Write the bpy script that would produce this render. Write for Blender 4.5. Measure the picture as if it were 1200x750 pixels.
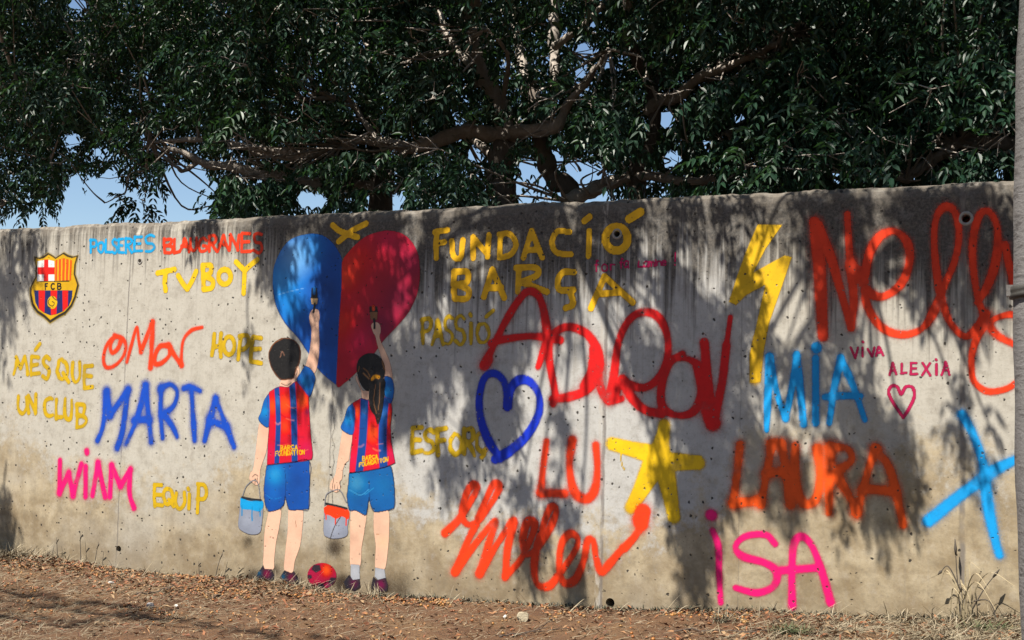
import bpy, bmesh, math, random
import numpy as np
from mathutils import Vector, Matrix, noise as mnoise

for o in list(bpy.data.objects):
    bpy.data.objects.remove(o)
SC = bpy.context.scene
COL = SC.collection
R = math.radians

# ------------------------------------------------------------------ camera
# world frame: x runs along the wall, y into the depth behind its painted face (y = 0), z up
CAM = np.array([7.37, -6.60, 1.27])
F_PX, CX, CY = 1400.0, 600.0, 375.0
def _basis():
    p, r = R(3.8), R(1.5)
    f = np.array([0, math.cos(p), math.sin(p)]); u = np.array([0, -math.sin(p), math.cos(p)]); rt = np.array([1., 0, 0])
    a = rt*math.cos(r) + u*math.sin(r); b = u*math.cos(r) - rt*math.sin(r)
    t = np.array([.9085, -.4179, 0]); t /= np.linalg.norm(t); n = np.array([-t[1], t[0], 0])
    M = np.array([t, n, [0, 0, 1]])
    return M @ f, M @ a, M @ b
FWD, RGT, UPV = _basis()
cd = bpy.data.cameras.new('camera'); cam = bpy.data.objects.new('camera', cd); COL.objects.link(cam)
cd.sensor_width = 36; cd.lens = F_PX/1200*36; cd.clip_start = .05; cd.clip_end = 5000
mw = Matrix.Identity(4)
for i in range(3):
    mw[i][0] = RGT[i]; mw[i][1] = UPV[i]; mw[i][2] = -FWD[i]; mw[i][3] = CAM[i]
cam.matrix_world = mw
SC.camera = cam

# ------------------------------------------------------------------ light
SUN = np.array([-.18, -.58, 1.0]); SUN /= np.linalg.norm(SUN)          # towards the sun
w = bpy.data.worlds.new('World'); SC.world = w; w.use_nodes = True
nt = w.node_tree; bg = nt.nodes['Background']
sky = nt.nodes.new('ShaderNodeTexSky'); sky.sky_type = 'NISHITA'; sky.sun_disc = False
sky.sun_elevation = math.asin(SUN[2]); sky.sun_rotation = math.atan2(SUN[0], SUN[1])
sky.air_density = 1.0; sky.dust_density = .25; sky.ozone_density = 2.6
nt.links.new(sky.outputs[0], bg.inputs[0]); bg.inputs[1].default_value = .05
sl = bpy.data.lights.new('sun', 'SUN'); sl.energy = 5.0; sl.angle = R(.45); sl.color = (1, .938, .84)
so = bpy.data.objects.new('sun', sl); COL.objects.link(so)
so.rotation_euler = Vector(SUN).to_track_quat('Z', 'Y').to_euler(); so.location = (0, -6, 12)
SC.view_settings.view_transform = 'Standard'; SC.view_settings.look = 'None'
SC.view_settings.exposure = 1.45; SC.view_settings.gamma = 1; SC.view_settings.use_curve_mapping = False
SC.cycles.max_bounces = 8; SC.cycles.diffuse_bounces = 2; SC.cycles.transparent_max_bounces = 24

# ------------------------------------------------------------------ helpers
rng = np.random.default_rng(7); random.seed(7)
WALL_TOP = 2.47
def ray(px, py):
    return FWD*F_PX + RGT*(px-CX) - UPV*(py-CY)
def on_plane(px, py, Y=0.0):
    d = ray(px, py); return CAM + d*((Y-CAM[1])/d[1])
def wall_uz(pts):
    pts = np.asarray(pts, float).reshape(-1, 2)
    d = FWD[None]*F_PX + RGT[None]*(pts[:, :1]-CX) - UPV[None]*(pts[:, 1:]-CY)
    k = -CAM[1]/d[:, 1]
    return np.stack([CAM[0]+d[:, 0]*k, CAM[2]+d[:, 2]*k], 1)
def project(P):
    v = P - CAM[None]; z = v @ FWD
    return CX + F_PX*(v @ RGT)/z, CY - F_PX*(v @ UPV)/z, z
def px_per_m(px):
    return (384 + .108*px)/WALL_TOP
def smooth(a, b, x):
    t = np.clip((x-a)/(b-a), 0, 1); return t*t*(3-2*t)
def crom(pts, n=8):
    P = np.asarray(pts, float)
    if len(P) < 3: return P
    Q = np.vstack([2*P[0]-P[1], P, 2*P[-1]-P[-2]]); out = []
    for i in range(1, len(Q)-2):
        a, b, c, d = Q[i-1:i+3]
        for t in np.linspace(0, 1, n, endpoint=False):
            out.append(.5*(2*b+(c-a)*t+(2*a-5*b+4*c-d)*t*t+(3*b-a-3*c+d)*t**3))
    out.append(P[-1]); return np.array(out)

def tag(o, label=None, cat=None, group=None, kind=None):
    if label: o['label'] = label
    if cat: o['category'] = cat
    if group: o['group'] = group
    if kind: o['kind'] = kind
    return o
def link(name, me, mat=None, parent=None, loc=None):
    o = bpy.data.objects.new(name, me)
    if mat: me.materials.append(mat)
    COL.objects.link(o)
    if loc is not None: o.location = loc
    if parent is not None:
        o.parent = parent
    return o
def empty(name, loc=(0, 0, 0)):
    o = bpy.data.objects.new(name, None); o.empty_display_size = .1; COL.objects.link(o); o.location = loc; return o
def mesh_np(name, V, loops, sizes, attrs=None, smoothed=False):
    """V (n,3); loops flat vertex indices; sizes per face"""
    me = bpy.data.meshes.new(name)
    V = np.ascontiguousarray(V, np.float32)
    me.vertices.add(len(V)); me.vertices.foreach_set('co', V.ravel())
    loops = np.asarray(loops, np.int32); sizes = np.asarray(sizes, np.int32)
    me.loops.add(len(loops)); me.loops.foreach_set('vertex_index', loops)
    me.polygons.add(len(sizes))
    st = np.concatenate([[0], np.cumsum(sizes)[:-1]]).astype(np.int32)
    me.polygons.foreach_set('loop_start', st); me.polygons.foreach_set('loop_total', sizes)
    for k, v in (attrs or {}).items():
        v = np.ascontiguousarray(v, np.float32)
        if v.ndim == 2:
            a = me.attributes.new(k, 'FLOAT_COLOR', 'POINT'); a.data.foreach_set('color', v.ravel())
        else:
            a = me.attributes.new(k, 'FLOAT', 'POINT'); a.data.foreach_set('value', v.ravel())
    me.update(calc_edges=True)
    me.polygons.foreach_set('use_smooth', np.full(len(sizes), bool(smoothed)))
    return me
class MB:
    def __init__(s): s.V = []; s.L = []; s.S = []; s.n = 0
    def add(s, V, F):
        V = np.asarray(V, float)
        for f in F: s.L.extend([i+s.n for i in f]); s.S.append(len(f))
        s.V.append(V); s.n += len(V)
    def tube(s, pts, rad, k=8, cap=True, rough=0.0, seed=0):
        P = np.asarray(pts, float); n = len(P); rad = np.broadcast_to(np.asarray(rad, float), (n,))
        T = np.gradient(P, axis=0); T /= np.linalg.norm(T, axis=1)[:, None]+1e-9
        a = np.array([0., 0, 1]) if abs(T[0][2]) < .9 else np.array([1., 0, 0])
        N = np.cross(T[0], a); N /= np.linalg.norm(N)
        V = []; g = np.random.default_rng(seed)
        lob = g.uniform(-1, 1, k)*rough
        for i in range(n):
            N = N - T[i]*np.dot(N, T[i]); N /= np.linalg.norm(N)+1e-9; B = np.cross(T[i], N)
            lob = lob*.85 + g.uniform(-1, 1, k)*rough*.5
            for j in range(k):
                t = 2*math.pi*j/k
                V.append(P[i] + (N*math.cos(t)+B*math.sin(t))*rad[i]*(1+lob[j]))
        F = [(i*k+j, i*k+(j+1) % k, (i+1)*k+(j+1) % k, (i+1)*k+j) for i in range(n-1) for j in range(k)]
        if cap: F += [tuple(range(k))[::-1], tuple(range((n-1)*k, n*k))]
        s.add(V, F)
    def mesh(s, name, smoothed=True):
        return mesh_np(name, np.vstack(s.V), s.L, s.S, smoothed=smoothed)

# ------------------------------------------------------------------ node helpers
class NT:
    def __init__(s, name):
        s.m = bpy.data.materials.new(name); s.m.use_nodes = True; s.t = s.m.node_tree
        s.b = s.t.nodes['Principled BSDF']; s.out = s.t.nodes['Material Output']
    def n(s, typ, **kw):
        nd = s.t.nodes.new(typ)
        for k, v in kw.items():
            if k.startswith('i_'):
                nd.inputs[int(k[2:])].default_value = v
            else: setattr(nd, k, v)
        return nd
    def l(s, a, b): s.t.links.new(a, b); return b
    def put(s, sock, v):
        if isinstance(v, bpy.types.NodeSocket): s.l(v, sock)
        else: sock.default_value = v
    def math(s, op, a, b=0.0, c=0.0, clamp=False):
        nd = s.n('ShaderNodeMath', operation=op, use_clamp=clamp)
        for i, v in enumerate((a, b, c)): s.put(nd.inputs[i], v)
        return nd.outputs[0]
    def step(s, lo, hi, x):
        nd = s.n('ShaderNodeMapRange', interpolation_type='SMOOTHSTEP')
        s.put(nd.inputs[0], x); s.put(nd.inputs[1], lo); s.put(nd.inputs[2], hi); return nd.outputs[0]
    def mix(s, f, a, b, mode='MIX'):
        nd = s.n('ShaderNodeMix', data_type='RGBA', blend_type=mode)
        s.put(nd.inputs[0], f)
        for k, v in ((6, a), (7, b)):
            s.put(nd.inputs[k], v if isinstance(v, bpy.types.NodeSocket) else (*v, 1))
        return nd.outputs[2]
    def coords(s):
        tc = s.n('ShaderNodeTexCoord'); return tc.outputs['Object']
    def scaled(s, v, sc, loc=(0, 0, 0)):
        mp = s.n('ShaderNodeMapping'); s.l(v, mp.inputs[0]); mp.inputs['Scale'].default_value = sc; mp.inputs['Location'].default_value = loc
        return mp.outputs[0]
    def noise(s, v, scale, detail=4, rough=.55, dist=0.0):
        nd = s.n('ShaderNodeTexNoise'); s.l(v, nd.inputs['Vector']); nd.inputs['Scale'].default_value = scale
        nd.inputs['Detail'].default_value = detail; nd.inputs['Roughness'].default_value = rough; nd.inputs['Distortion'].default_value = dist
        return nd.outputs['Fac']
    def dim(s, c, k):
        return s.mix(1.0, c, (k, k, k), 'MULTIPLY')
    def n_sat(s, c, k):
        h = s.n('ShaderNodeHueSaturation'); h.inputs['Saturation'].default_value = k; s.l(c, h.inputs['Color']); return h.outputs[0]
    def curve(s, x, x0, x1, pts):
        """piecewise value of x given as [(x, value 0..1)]"""
        t = s.n('ShaderNodeMapRange'); s.put(t.inputs[0], x); t.inputs[1].default_value = x0; t.inputs[2].default_value = x1
        c = s.n('ShaderNodeFloatCurve'); s.l(t.outputs[0], c.inputs['Value'])
        cv = c.mapping.curves[0]
        pp = [((a-x0)/(x1-x0), b) for a, b in pts]
        cv.points[0].location = pp[0]; cv.points[1].location = pp[-1]
        for q in pp[1:-1]: cv.points.new(*q)
        c.mapping.update(); return c.outputs[0]
    def bump(s, h, strength=.3, dist=.01, normal=None):
        b = s.n('ShaderNodeBump'); b.inputs['Strength'].default_value = strength; b.inputs['Distance'].default_value = dist
        s.l(h, b.inputs['Height'])
        if normal is not None: s.l(normal, b.inputs['Normal'])
        return b.outputs[0]
def plain(name, col, rough=.8, var=.25, scale=20, bump=.2, bdist=.01, metallic=0):
    m = NT(name); v = m.coords(); f = m.noise(v, scale, 5, .6)
    c = m.dim(m.mix(f, [x*(1-var) for x in col], [min(1, x*(1+var)) for x in col]), .63); m.l(c, m.b.inputs['Base Color'])
    m.b.inputs['Roughness'].default_value = rough; m.b.inputs['Metallic'].default_value = metallic
    m.l(m.bump(m.noise(v, scale*3, 4), bump, bdist), m.b.inputs['Normal']); return m.m

def pits(m, v):
    """blow holes in the cast concrete: (mask of holes, height)"""
    masks = []
    wob = m.n('ShaderNodeTexNoise'); m.l(v, wob.inputs['Vector']); wob.inputs['Scale'].default_value = 60; wob.inputs['Detail'].default_value = 2
    off = m.n('ShaderNodeVectorMath', operation='MULTIPLY_ADD'); m.l(wob.outputs['Color'], off.inputs[0])
    off.inputs[1].default_value = (.016, .016, .016); m.l(v, off.inputs[2])
    dens = m.noise(v, 1.6, 2)
    for sc, r0, keep in ((9.0, .13, .44), (17.0, .175, .50), (38.0, .245, .44)):
        vo = m.n('ShaderNodeTexVoronoi', feature='F1'); m.l(m.scaled(off.outputs[0], (1, 1, 1), (sc*.31, sc*.77, sc*.13)), vo.inputs['Vector']); vo.inputs['Scale'].default_value = sc
        sx = m.n('ShaderNodeSeparateColor'); m.l(vo.outputs['Color'], sx.inputs[0])
        rad = m.math('MULTIPLY', sx.outputs[1], r0)
        k = m.math('GREATER_THAN', m.math('ADD', sx.outputs[0], m.math('MULTIPLY', m.math('SUBTRACT', dens, .5), .8)), keep)
        d = m.math('SUBTRACT', vo.outputs['Distance'], rad)
        masks.append(m.math('MULTIPLY', m.step(.03, -.02, d), k))
    a = m.math('MAXIMUM', m.math('MAXIMUM', masks[0], masks[1]), m.math('MULTIPLY', masks[2], .75))
    return a
JOINTS = [1.31, 3.06, 4.945, 5.75, 6.91]

# ------------------------------------------------------------------ materials
def mat_concrete():
    m = NT('weathered_concrete'); v = m.coords()
    sp = m.n('ShaderNodeSeparateXYZ'); m.l(v, sp.inputs[0]); X, Z = sp.outputs[0], sp.outputs[2]
    big = m.noise(v, 1.1, 4, .6); mid = m.noise(v, 5, 6, .65); fine = m.noise(v, 60, 5, .7); grain = m.noise(v, 240, 3, .6)
    streak = m.noise(m.scaled(v, (14, 14, .55)), 1.0, 5, .65); streak2 = m.noise(m.scaled(v, (45, 45, 1.6)), 1.0, 4, .6)
    # pale washed upper field, raw brown lower field
    zb = m.curve(X, -1, 9, [(-1, .95/2.5), (.2, .95/2.5), (.9, .62/2.5), (1.8, .62/2.5), (2.5, .80/2.5), (3.6, .62/2.5), (4.6, .50/2.5), (5.6, .70/2.5), (5.85, 1.12/2.5), (7.2, 1.02/2.5), (9, 1.0/2.5)])
    edge = m.math('ADD', m.math('SUBTRACT', m.math('MULTIPLY', zb, 2.5), Z), m.math('ADD', m.math('MULTIPLY', m.math('SUBTRACT', mid, .5), 1.1), m.math('MULTIPLY', m.math('SUBTRACT', m.noise(v, 14, 6, .75), .5), .9)))
    low = m.step(-.14, .18, edge)
    pale = m.mix(mid, (.44, .41, .345), (.57, .535, .46)); pale = m.mix(m.math('MULTIPLY', m.step(3.2, 3.8, X), m.step(6.0, 5.6, X)), pale, m.mix(mid, (.44, .43, .405), (.58, .57, .54)))
    raw = m.mix(m.step(.3, .7, mid), (.27, .20, .112), (.51, .425, .285)); raw = m.mix(m.math('MULTIPLY', m.step(.5, .75, m.noise(v, 18, 5, .7)), .5), raw, (.24, .18, .11))
    raw = m.mix(m.step(.48, .72, big), raw, (.48, .44, .36))
    c = m.mix(low, pale, raw)
    c = m.mix(m.math('MULTIPLY', m.step(.45, .8, streak2), .22), c, (.28, .25, .21))
    # soil splash along the foot
    foot = m.step(.52, .02, m.math('ADD', Z, m.math('MULTIPLY', m.math('SUBTRACT', mid, .5), .5)))
    c = m.mix(m.math('MULTIPLY', foot, .55), c, (.20, .145, .085))
    # black weathering running down from the top, its colour deepened for the canopy shade
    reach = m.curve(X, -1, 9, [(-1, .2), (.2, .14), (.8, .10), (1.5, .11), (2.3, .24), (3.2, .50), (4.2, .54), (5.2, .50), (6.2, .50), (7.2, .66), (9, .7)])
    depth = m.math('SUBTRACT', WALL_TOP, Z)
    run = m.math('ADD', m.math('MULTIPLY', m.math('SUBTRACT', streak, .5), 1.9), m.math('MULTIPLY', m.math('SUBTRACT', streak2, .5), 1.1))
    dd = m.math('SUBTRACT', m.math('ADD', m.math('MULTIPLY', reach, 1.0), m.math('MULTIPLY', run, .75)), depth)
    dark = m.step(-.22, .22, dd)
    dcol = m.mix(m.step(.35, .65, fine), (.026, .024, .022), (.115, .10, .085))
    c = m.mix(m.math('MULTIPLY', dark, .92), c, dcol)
    toprim = m.step(.10, .0, m.math('ADD', depth, m.math('MULTIPLY', m.math('SUBTRACT', mid, .5), .12)))
    c = m.mix(m.math('MULTIPLY', toprim, .6), c, (.22, .19, .155))
    thin = m.math('MULTIPLY', m.step(.60, .72, streak2), m.step(1.3, .1, depth))
    c = m.mix(m.math('MULTIPLY', thin, .30), c, (.17, .155, .135))
    # grain
    blot = m.noise(v, 11, 6, .72); blot2 = m.noise(v, 32, 5, .7)
    c = m.mix(m.math('MULTIPLY', m.step(.46, .68, blot), .58), c, m.mix(.55, c, (.17, .14, .10)))
    c = m.mix(m.math('MULTIPLY', m.step(.5, .3, blot), .30), c, m.mix(.5, c, (.66, .63, .57)))
    c = m.mix(m.math('MULTIPLY', m.step(.55, .75, blot2), .34), c, m.mix(.6, c, (.15, .125, .10)))
    c = m.mix(m.step(.52, .75, fine), c, m.mix(.5, c, (.20, .175, .14)))
    c = m.mix(m.math('MULTIPLY', m.step(.6, .8, grain), .35), c, (.62, .59, .53))
    c = m.mix(m.math('MULTIPLY', m.step(.42, .2, grain), .35), c, (.16, .14, .115))
    # construction joints
    jm = None
    jw = m.math('MULTIPLY', m.math('SUBTRACT', m.noise(m.scaled(v, (2, 2, 6)), 1.0, 5, .7), .5), .022)
    for k, j in enumerate(JOINTS):
        d = m.math('ABSOLUTE', m.math('ADD', m.math('SUBTRACT', X, j), jw))
        wd = (.007, .006, .016, .004, .020)[k]
        q = m.math('MULTIPLY', m.step(wd, wd*.3, d), (.7, .55, .75, .35, .8)[k])
        jm = q if jm is None else m.math('MAXIMUM', jm, q)
    jn = m.math('MULTIPLY', jm, m.step(.3, .55, m.noise(m.scaled(v, (8, 8, 5)), 1.0, 4)))
    c = m.mix(jn, c, (.17, .15, .135))
    seam = m.step(.022, .012, m.math('ABSOLUTE', m.math('ADD', m.math('SUBTRACT', X, 4.925), m.math('MULTIPLY', jw, .6))))
    c = m.mix(m.math('MULTIPLY', seam, m.math('MULTIPLY', m.step(.42, .6, m.noise(m.scaled(v, (30, 30, 12)), 1.0, 5, .7)), .7)), c, (.50, .46, .40))
    p = pits(m, v)
    c = m.mix(m.math('MULTIPLY', p, .93), c, (.035, .03, .025))
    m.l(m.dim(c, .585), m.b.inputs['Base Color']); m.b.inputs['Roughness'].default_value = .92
    m.b.inputs['Specular IOR Level'].default_value = .25
    h = m.math('SUBTRACT', m.math('ADD', m.math('MULTIPLY', fine, .22), m.math('MULTIPLY', mid, .35)), m.math('ADD', p, m.math('MULTIPLY', jm, .5)))
    m.l(m.bump(h, .7, .008), m.b.inputs['Normal'])
    return m.m
def mat_paint(name, rough=.6, grain=.5, wear=.5, hole=.85, dust=.10):
    m = NT(name); v = m.coords()
    at = m.n('ShaderNodeAttribute', attribute_name='paint')
    fine = m.noise(v, 90, 4, .65); mid = m.noise(v, 6, 4, .6); gr = m.noise(v, 150, 3, .65)
    c = m.mix(m.math('MULTIPLY', m.step(.35, .75, mid), .20), at.outputs['Color'], (0, 0, 0), 'MIX')
    c = m.mix(m.math('MULTIPLY', m.step(.5, .8, fine), dust), c, (.45, .42, .36))
    m.l(m.dim(m.n_sat(c, 1.12), .66), m.b.inputs['Base Color']); m.b.inputs['Roughness'].default_value = rough; m.b.inputs['Specular IOR Level'].default_value = .25
    a = m.math('ADD', at.outputs['Alpha'], m.math('MULTIPLY', m.math('SUBTRACT', gr, .5), grain))
    a = m.math('MULTIPLY', m.step(.04, .90, a), m.step(0, .04, at.outputs['Alpha']))
    a = m.math('MULTIPLY', a, m.math('SUBTRACT', 1.0, m.math('MULTIPLY', m.step(.55, .8, m.noise(v, 34, 5, .7)), wear)))
    if wear > .3:
        a = m.math('MULTIPLY', a, m.math('SUBTRACT', 1.0, m.math('MULTIPLY', m.step(.50, .72, m.noise(v, 9, 4, .6)), .30)))
    p = pits(m, v)
    a = m.math('MULTIPLY', a, m.math('SUBTRACT', 1.0, m.math('MULTIPLY', p, hole)))
    m.l(a, m.b.inputs['Alpha'])
    h = m.math('SUBTRACT', m.math('ADD', m.math('MULTIPLY', m.noise(v, 60, 5, .7), .22), m.math('MULTIPLY', m.noise(v, 5, 6, .65), .35)), p)
    m.l(m.bump(h, .40, .006), m.b.inputs['Normal'])
    return m.m
def mat_leaf():
    m = NT('leaf_green'); at = m.n('ShaderNodeAttribute', attribute_name='tone')
    c = m.n('ShaderNodeValToRGB'); m.l(at.outputs['Fac'], c.inputs[0])
    e = c.color_ramp.elements; e[0].color = (.006, .022, .014, 1); e[1].color = (.044, .066, .018, 1)
    k = e.new(.5); k.color = (.011, .034, .018, 1); k = e.new(.85); k.color = (.024, .056, .021, 1)
    m.l(c.outputs[0], m.b.inputs['Base Color']); m.b.inputs['Roughness'].default_value = .44
    m.b.inputs['Specular IOR Level'].default_value = .30
    tr = m.n('ShaderNodeBsdfTranslucent'); m.l(m.mix(.5, c.outputs[0], (.07, .17, .03)), tr.inputs[0])
    ms = m.n('ShaderNodeMixShader'); ms.inputs[0].default_value = .24
    m.l(m.b.outputs[0], ms.inputs[1]); m.l(tr.outputs[0], ms.inputs[2]); m.l(ms.outputs[0], m.out.inputs[0]); return m.m
def mat_bark(name='shaded_trunk_bark', a=(.042, .034, .028), b=(.17, .14, .115)):
    m = NT(name); v = m.coords()
    f = m.noise(v, 9, 6, .7); r = m.noise(m.scaled(v, (30, 30, 7)), 1.0, 5, .7, .6)
    c = m.mix(m.math('MULTIPLY', f, m.math('MULTIPLY', r, 1.9), clamp=True), a, b); m.l(c, m.b.inputs['Base Color'])
    m.b.inputs['Roughness'].default_value = .9; m.l(m.bump(r, .8, .02), m.b.inputs['Normal']); return m.m
def mat_ground():
    m = NT('dry_earth'); v = m.coords()
    big = m.noise(v, 1.3, 5, .6); mid = m.noise(v, 9, 6, .7); fine = m.noise(v, 70, 5, .7); g2 = m.noise(v, 230, 3, .7)
    c = m.mix(mid, (.105, .052, .027), (.25, .14, .076))
    c = m.mix(m.step(.45, .7, big), c, (.26, .16, .09))
    c = m.mix(m.math('MULTIPLY', m.step(.55, .75, fine), .6), c, (.30, .24, .165))
    c = m.mix(m.math('MULTIPLY', m.step(.5, .3, fine), .8), c, (.045, .026, .016))
    c = m.mix(m.math('MULTIPLY', m.step(.62, .75, g2), .5), c, (.36, .31, .24))
    m.l(m.dim(m.n_sat(c, 1.22), .53), m.b.inputs['Base Color']); m.b.inputs['Roughness'].default_value = .95
    h = m.math('ADD', m.math('MULTIPLY', fine, .6), m.math('ADD', m.math('MULTIPLY', mid, .8), m.math('MULTIPLY', g2, .25)))
    m.l(m.bump(h, 1.0, .03), m.b.inputs['Normal']); return m.m
def mat_tone(name, cols, rough=.8):
    """litter: colour picked by the 'tone' attribute"""
    m = NT(name); at = m.n('ShaderNodeAttribute', attribute_name='tone')
    c = m.n('ShaderNodeValToRGB'); m.l(at.outputs['Fac'], c.inputs[0]); e = c.color_ramp.elements
    e[0].color = (*cols[0], 1); e[1].color = (*cols[-1], 1)
    for i, q in enumerate(cols[1:-1]):
        k = e.new((i+1)/(len(cols)-1)); k.color = (*q, 1)
    m.l(m.dim(c.outputs[0], .5), m.b.inputs['Base Color']); m.b.inputs['Roughness'].default_value = rough; return m.m
M_CONC = mat_concrete(); M_SPRAY = mat_paint('spray_paint', .6, .55, .45); M_STENCIL = mat_paint('stencil_paint', .55, .2, .10, .45, .05)
M_LEAF = mat_leaf(); M_BARK = mat_bark(); M_LIMB = mat_bark('sunlit_limb_bark', (.15, .128, .108), (.44, .39, .34)); M_GROUND = mat_ground()  # one bark in two tones: shade coloured into trunks, sunlight into limbs and twigs

# ------------------------------------------------------------------ ground
_bx = np.array([-6, 0.2, 1.8, 3.2, 4.9, 5.7, 6.4, 7.15, 9, 12]); _bz = np.array([0, 0, 0, .01, .07, .13, .18, .24, .27, .27])
def ground_z(x, y):
    x = np.asarray(x, float); y = np.asarray(y, float)
    base = np.interp(x, _bx, _bz)*np.clip(1+(y)/6, 0, 1)*np.where(y > 0, np.clip(1-y/6, 0, 1), 1)
    near = np.exp(-((y+.12)/.22)**2)
    base = base + near*(.035*np.exp(-((x-.7)/.8)**2) + .02*np.exp(-((x-2.4)/.5)**2))
    base = base + .012*np.sin(x*3.1+1.3*y)*np.sin(y*4.3+.7*x) + .006*np.sin(x*11+y*7)*np.sin(y*13-x*5)
    return base
def axis(lo, hi, step, far, k=14):
    a = np.arange(lo, hi+step/2, step); g = np.geomspace(step*4, far, k)
    return np.concatenate([lo-g[::-1], a, hi+g])
gx = axis(-3, 10, .04, 1500); gy = axis(-5, .4, .04, 1500)
GX, GY = np.meshgrid(gx, gy); nx, ny = len(gx), len(gy)
GZ = ground_z(GX, GY)
inn = (GX > -3.5) & (GX < 10.5) & (GY > -5.5) & (GY < .8)
GZ[inn] += np.array([.014*mnoise.noise((a*6, b*6, 0)) + .008*mnoise.noise((a*17, b*17, 3)) for a, b in zip(GX[inn], GY[inn])])
GZ = np.where(inn, GZ, np.where(np.hypot(GX-4, GY) > 14, 0, GZ))
idx = np.arange(nx*ny).reshape(ny, nx)
q = np.stack([idx[:-1, :-1], idx[:-1, 1:], idx[1:, 1:], idx[1:, :-1]], -1).reshape(-1, 4)
tag(link('ground', mesh_np('ground', np.stack([GX, GY, GZ], -1).reshape(-1, 3), q.ravel(), np.full(len(q), 4), smoothed=True), M_GROUND), kind='structure')

# ------------------------------------------------------------------ concrete wall
wx = np.concatenate([np.arange(-4, -.6, .12), np.arange(-.6, 7.9, .022), np.arange(7.95, 13, .12)])
def n1(x, f, s): return mnoise.noise((x*f, s, .37))
prof = []
for x in wx:
    chip = max(0, n1(x, 3.2, 5)-.25)*.06 + max(0, n1(x, 14, 8)-.2)*.03
    top = WALL_TOP + .010*n1(x, 2, 1) + .008*n1(x, 9, 2) + .006*n1(x, 31, 3)
    prof.append([(x, 0, -.4), (x, 0, WALL_TOP-.07-chip), (x, .006+chip*.3, top-.028-chip*.8), (x, .022+chip*.6+.006*n1(x, 21, 9), top-.006-chip*.4), (x, .05+chip, top),
                 (x, .20, top+.004*n1(x, 12, 6)), (x, .23, top-.015), (x, .24, top-.05), (x, .24, -.4)])
V = np.array(prof).reshape(-1, 3); k = 9; n = len(wx)
loops = []; sizes = []
for i in range(n-1):
    for j in range(k-1):
        loops += [i*k+j, (i+1)*k+j, (i+1)*k+j+1, i*k+j+1]; sizes.append(4)
    loops += [i*k+k-1, (i+1)*k+k-1, (i+1)*k, i*k]; sizes.append(4)
loops += list(range(k))[::-1]; sizes.append(k); loops += list(range((n-1)*k, n*k)); sizes.append(k)
wall_me = mesh_np('concrete_wall', V, loops, sizes)
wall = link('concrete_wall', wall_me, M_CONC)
tag(wall, 'long weathered grey concrete wall covered in spray-painted names and a heart mural', 'wall')
bm = bmesh.new(); bm.from_mesh(wall_me); bmesh.ops.recalc_face_normals(bm, faces=bm.faces); bm.to_mesh(wall_me); bm.free()
# form-tie holes, cut into the wall
HOLES = [(723, 274, .017), (1132, 256, .02), (139, 643, .022), (715, 706, .026), (164, 306, .012)]
cut = MB()
for px, py, r in HOLES:
    u, z = wall_uz([(px, py)])[0]
    cut.tube([(u, -.05, z), (u, .05, z-.004), (u, .11, z)], [r*1.1, r, r*.8], 14)
cm = cut.mesh('hole_cutter', False)
bm = bmesh.new(); bm.from_mesh(cm); bmesh.ops.recalc_face_normals(bm, faces=bm.faces); bm.to_mesh(cm); bm.free()
co = bpy.data.objects.new('hole_cutter', cm); COL.objects.link(co)
md = wall.modifiers.new('holes', 'BOOLEAN'); md.operation = 'DIFFERENCE'; md.object = co; md.solver = 'EXACT'
dg = bpy.context.evaluated_depsgraph_get(); dg.update()
new = bpy.data.meshes.new_from_object(wall.evaluated_get(dg)); wall.modifiers.clear(); wall.data = new
bpy.data.objects.remove(co)
for px, py, r in HOLES[:2] + HOLES[4:]:
    u, z = wall_uz([(px, py)])[0]
    ring = MB(); kk = 20; Vr = []
    for q_, (rr, yy) in enumerate(((r*1.08, .004), (r*1.12, -.0030), (r*1.75, -.0038), (r*1.95, .001))):
        Vr += [(u+rr*math.cos(t)*(1+.05*math.sin(3*t+q_)), yy, z+rr*math.sin(t)) for t in np.linspace(0, 2*math.pi, kk, endpoint=False)]
    ring.add(Vr, [(a*kk+b, a*kk+(b+1) % kk, (a+1)*kk+(b+1) % kk, (a+1)*kk+b) for a in range(3) for b in range(kk)])
    link('tie_hole_rim', ring.mesh('tie_hole_rim'), plain('grey_mortar', (.30, .28, .25), .9, .4, 60) if 'grey_mortar' not in bpy.data.materials else bpy.data.materials['grey_mortar'], wall)

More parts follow.
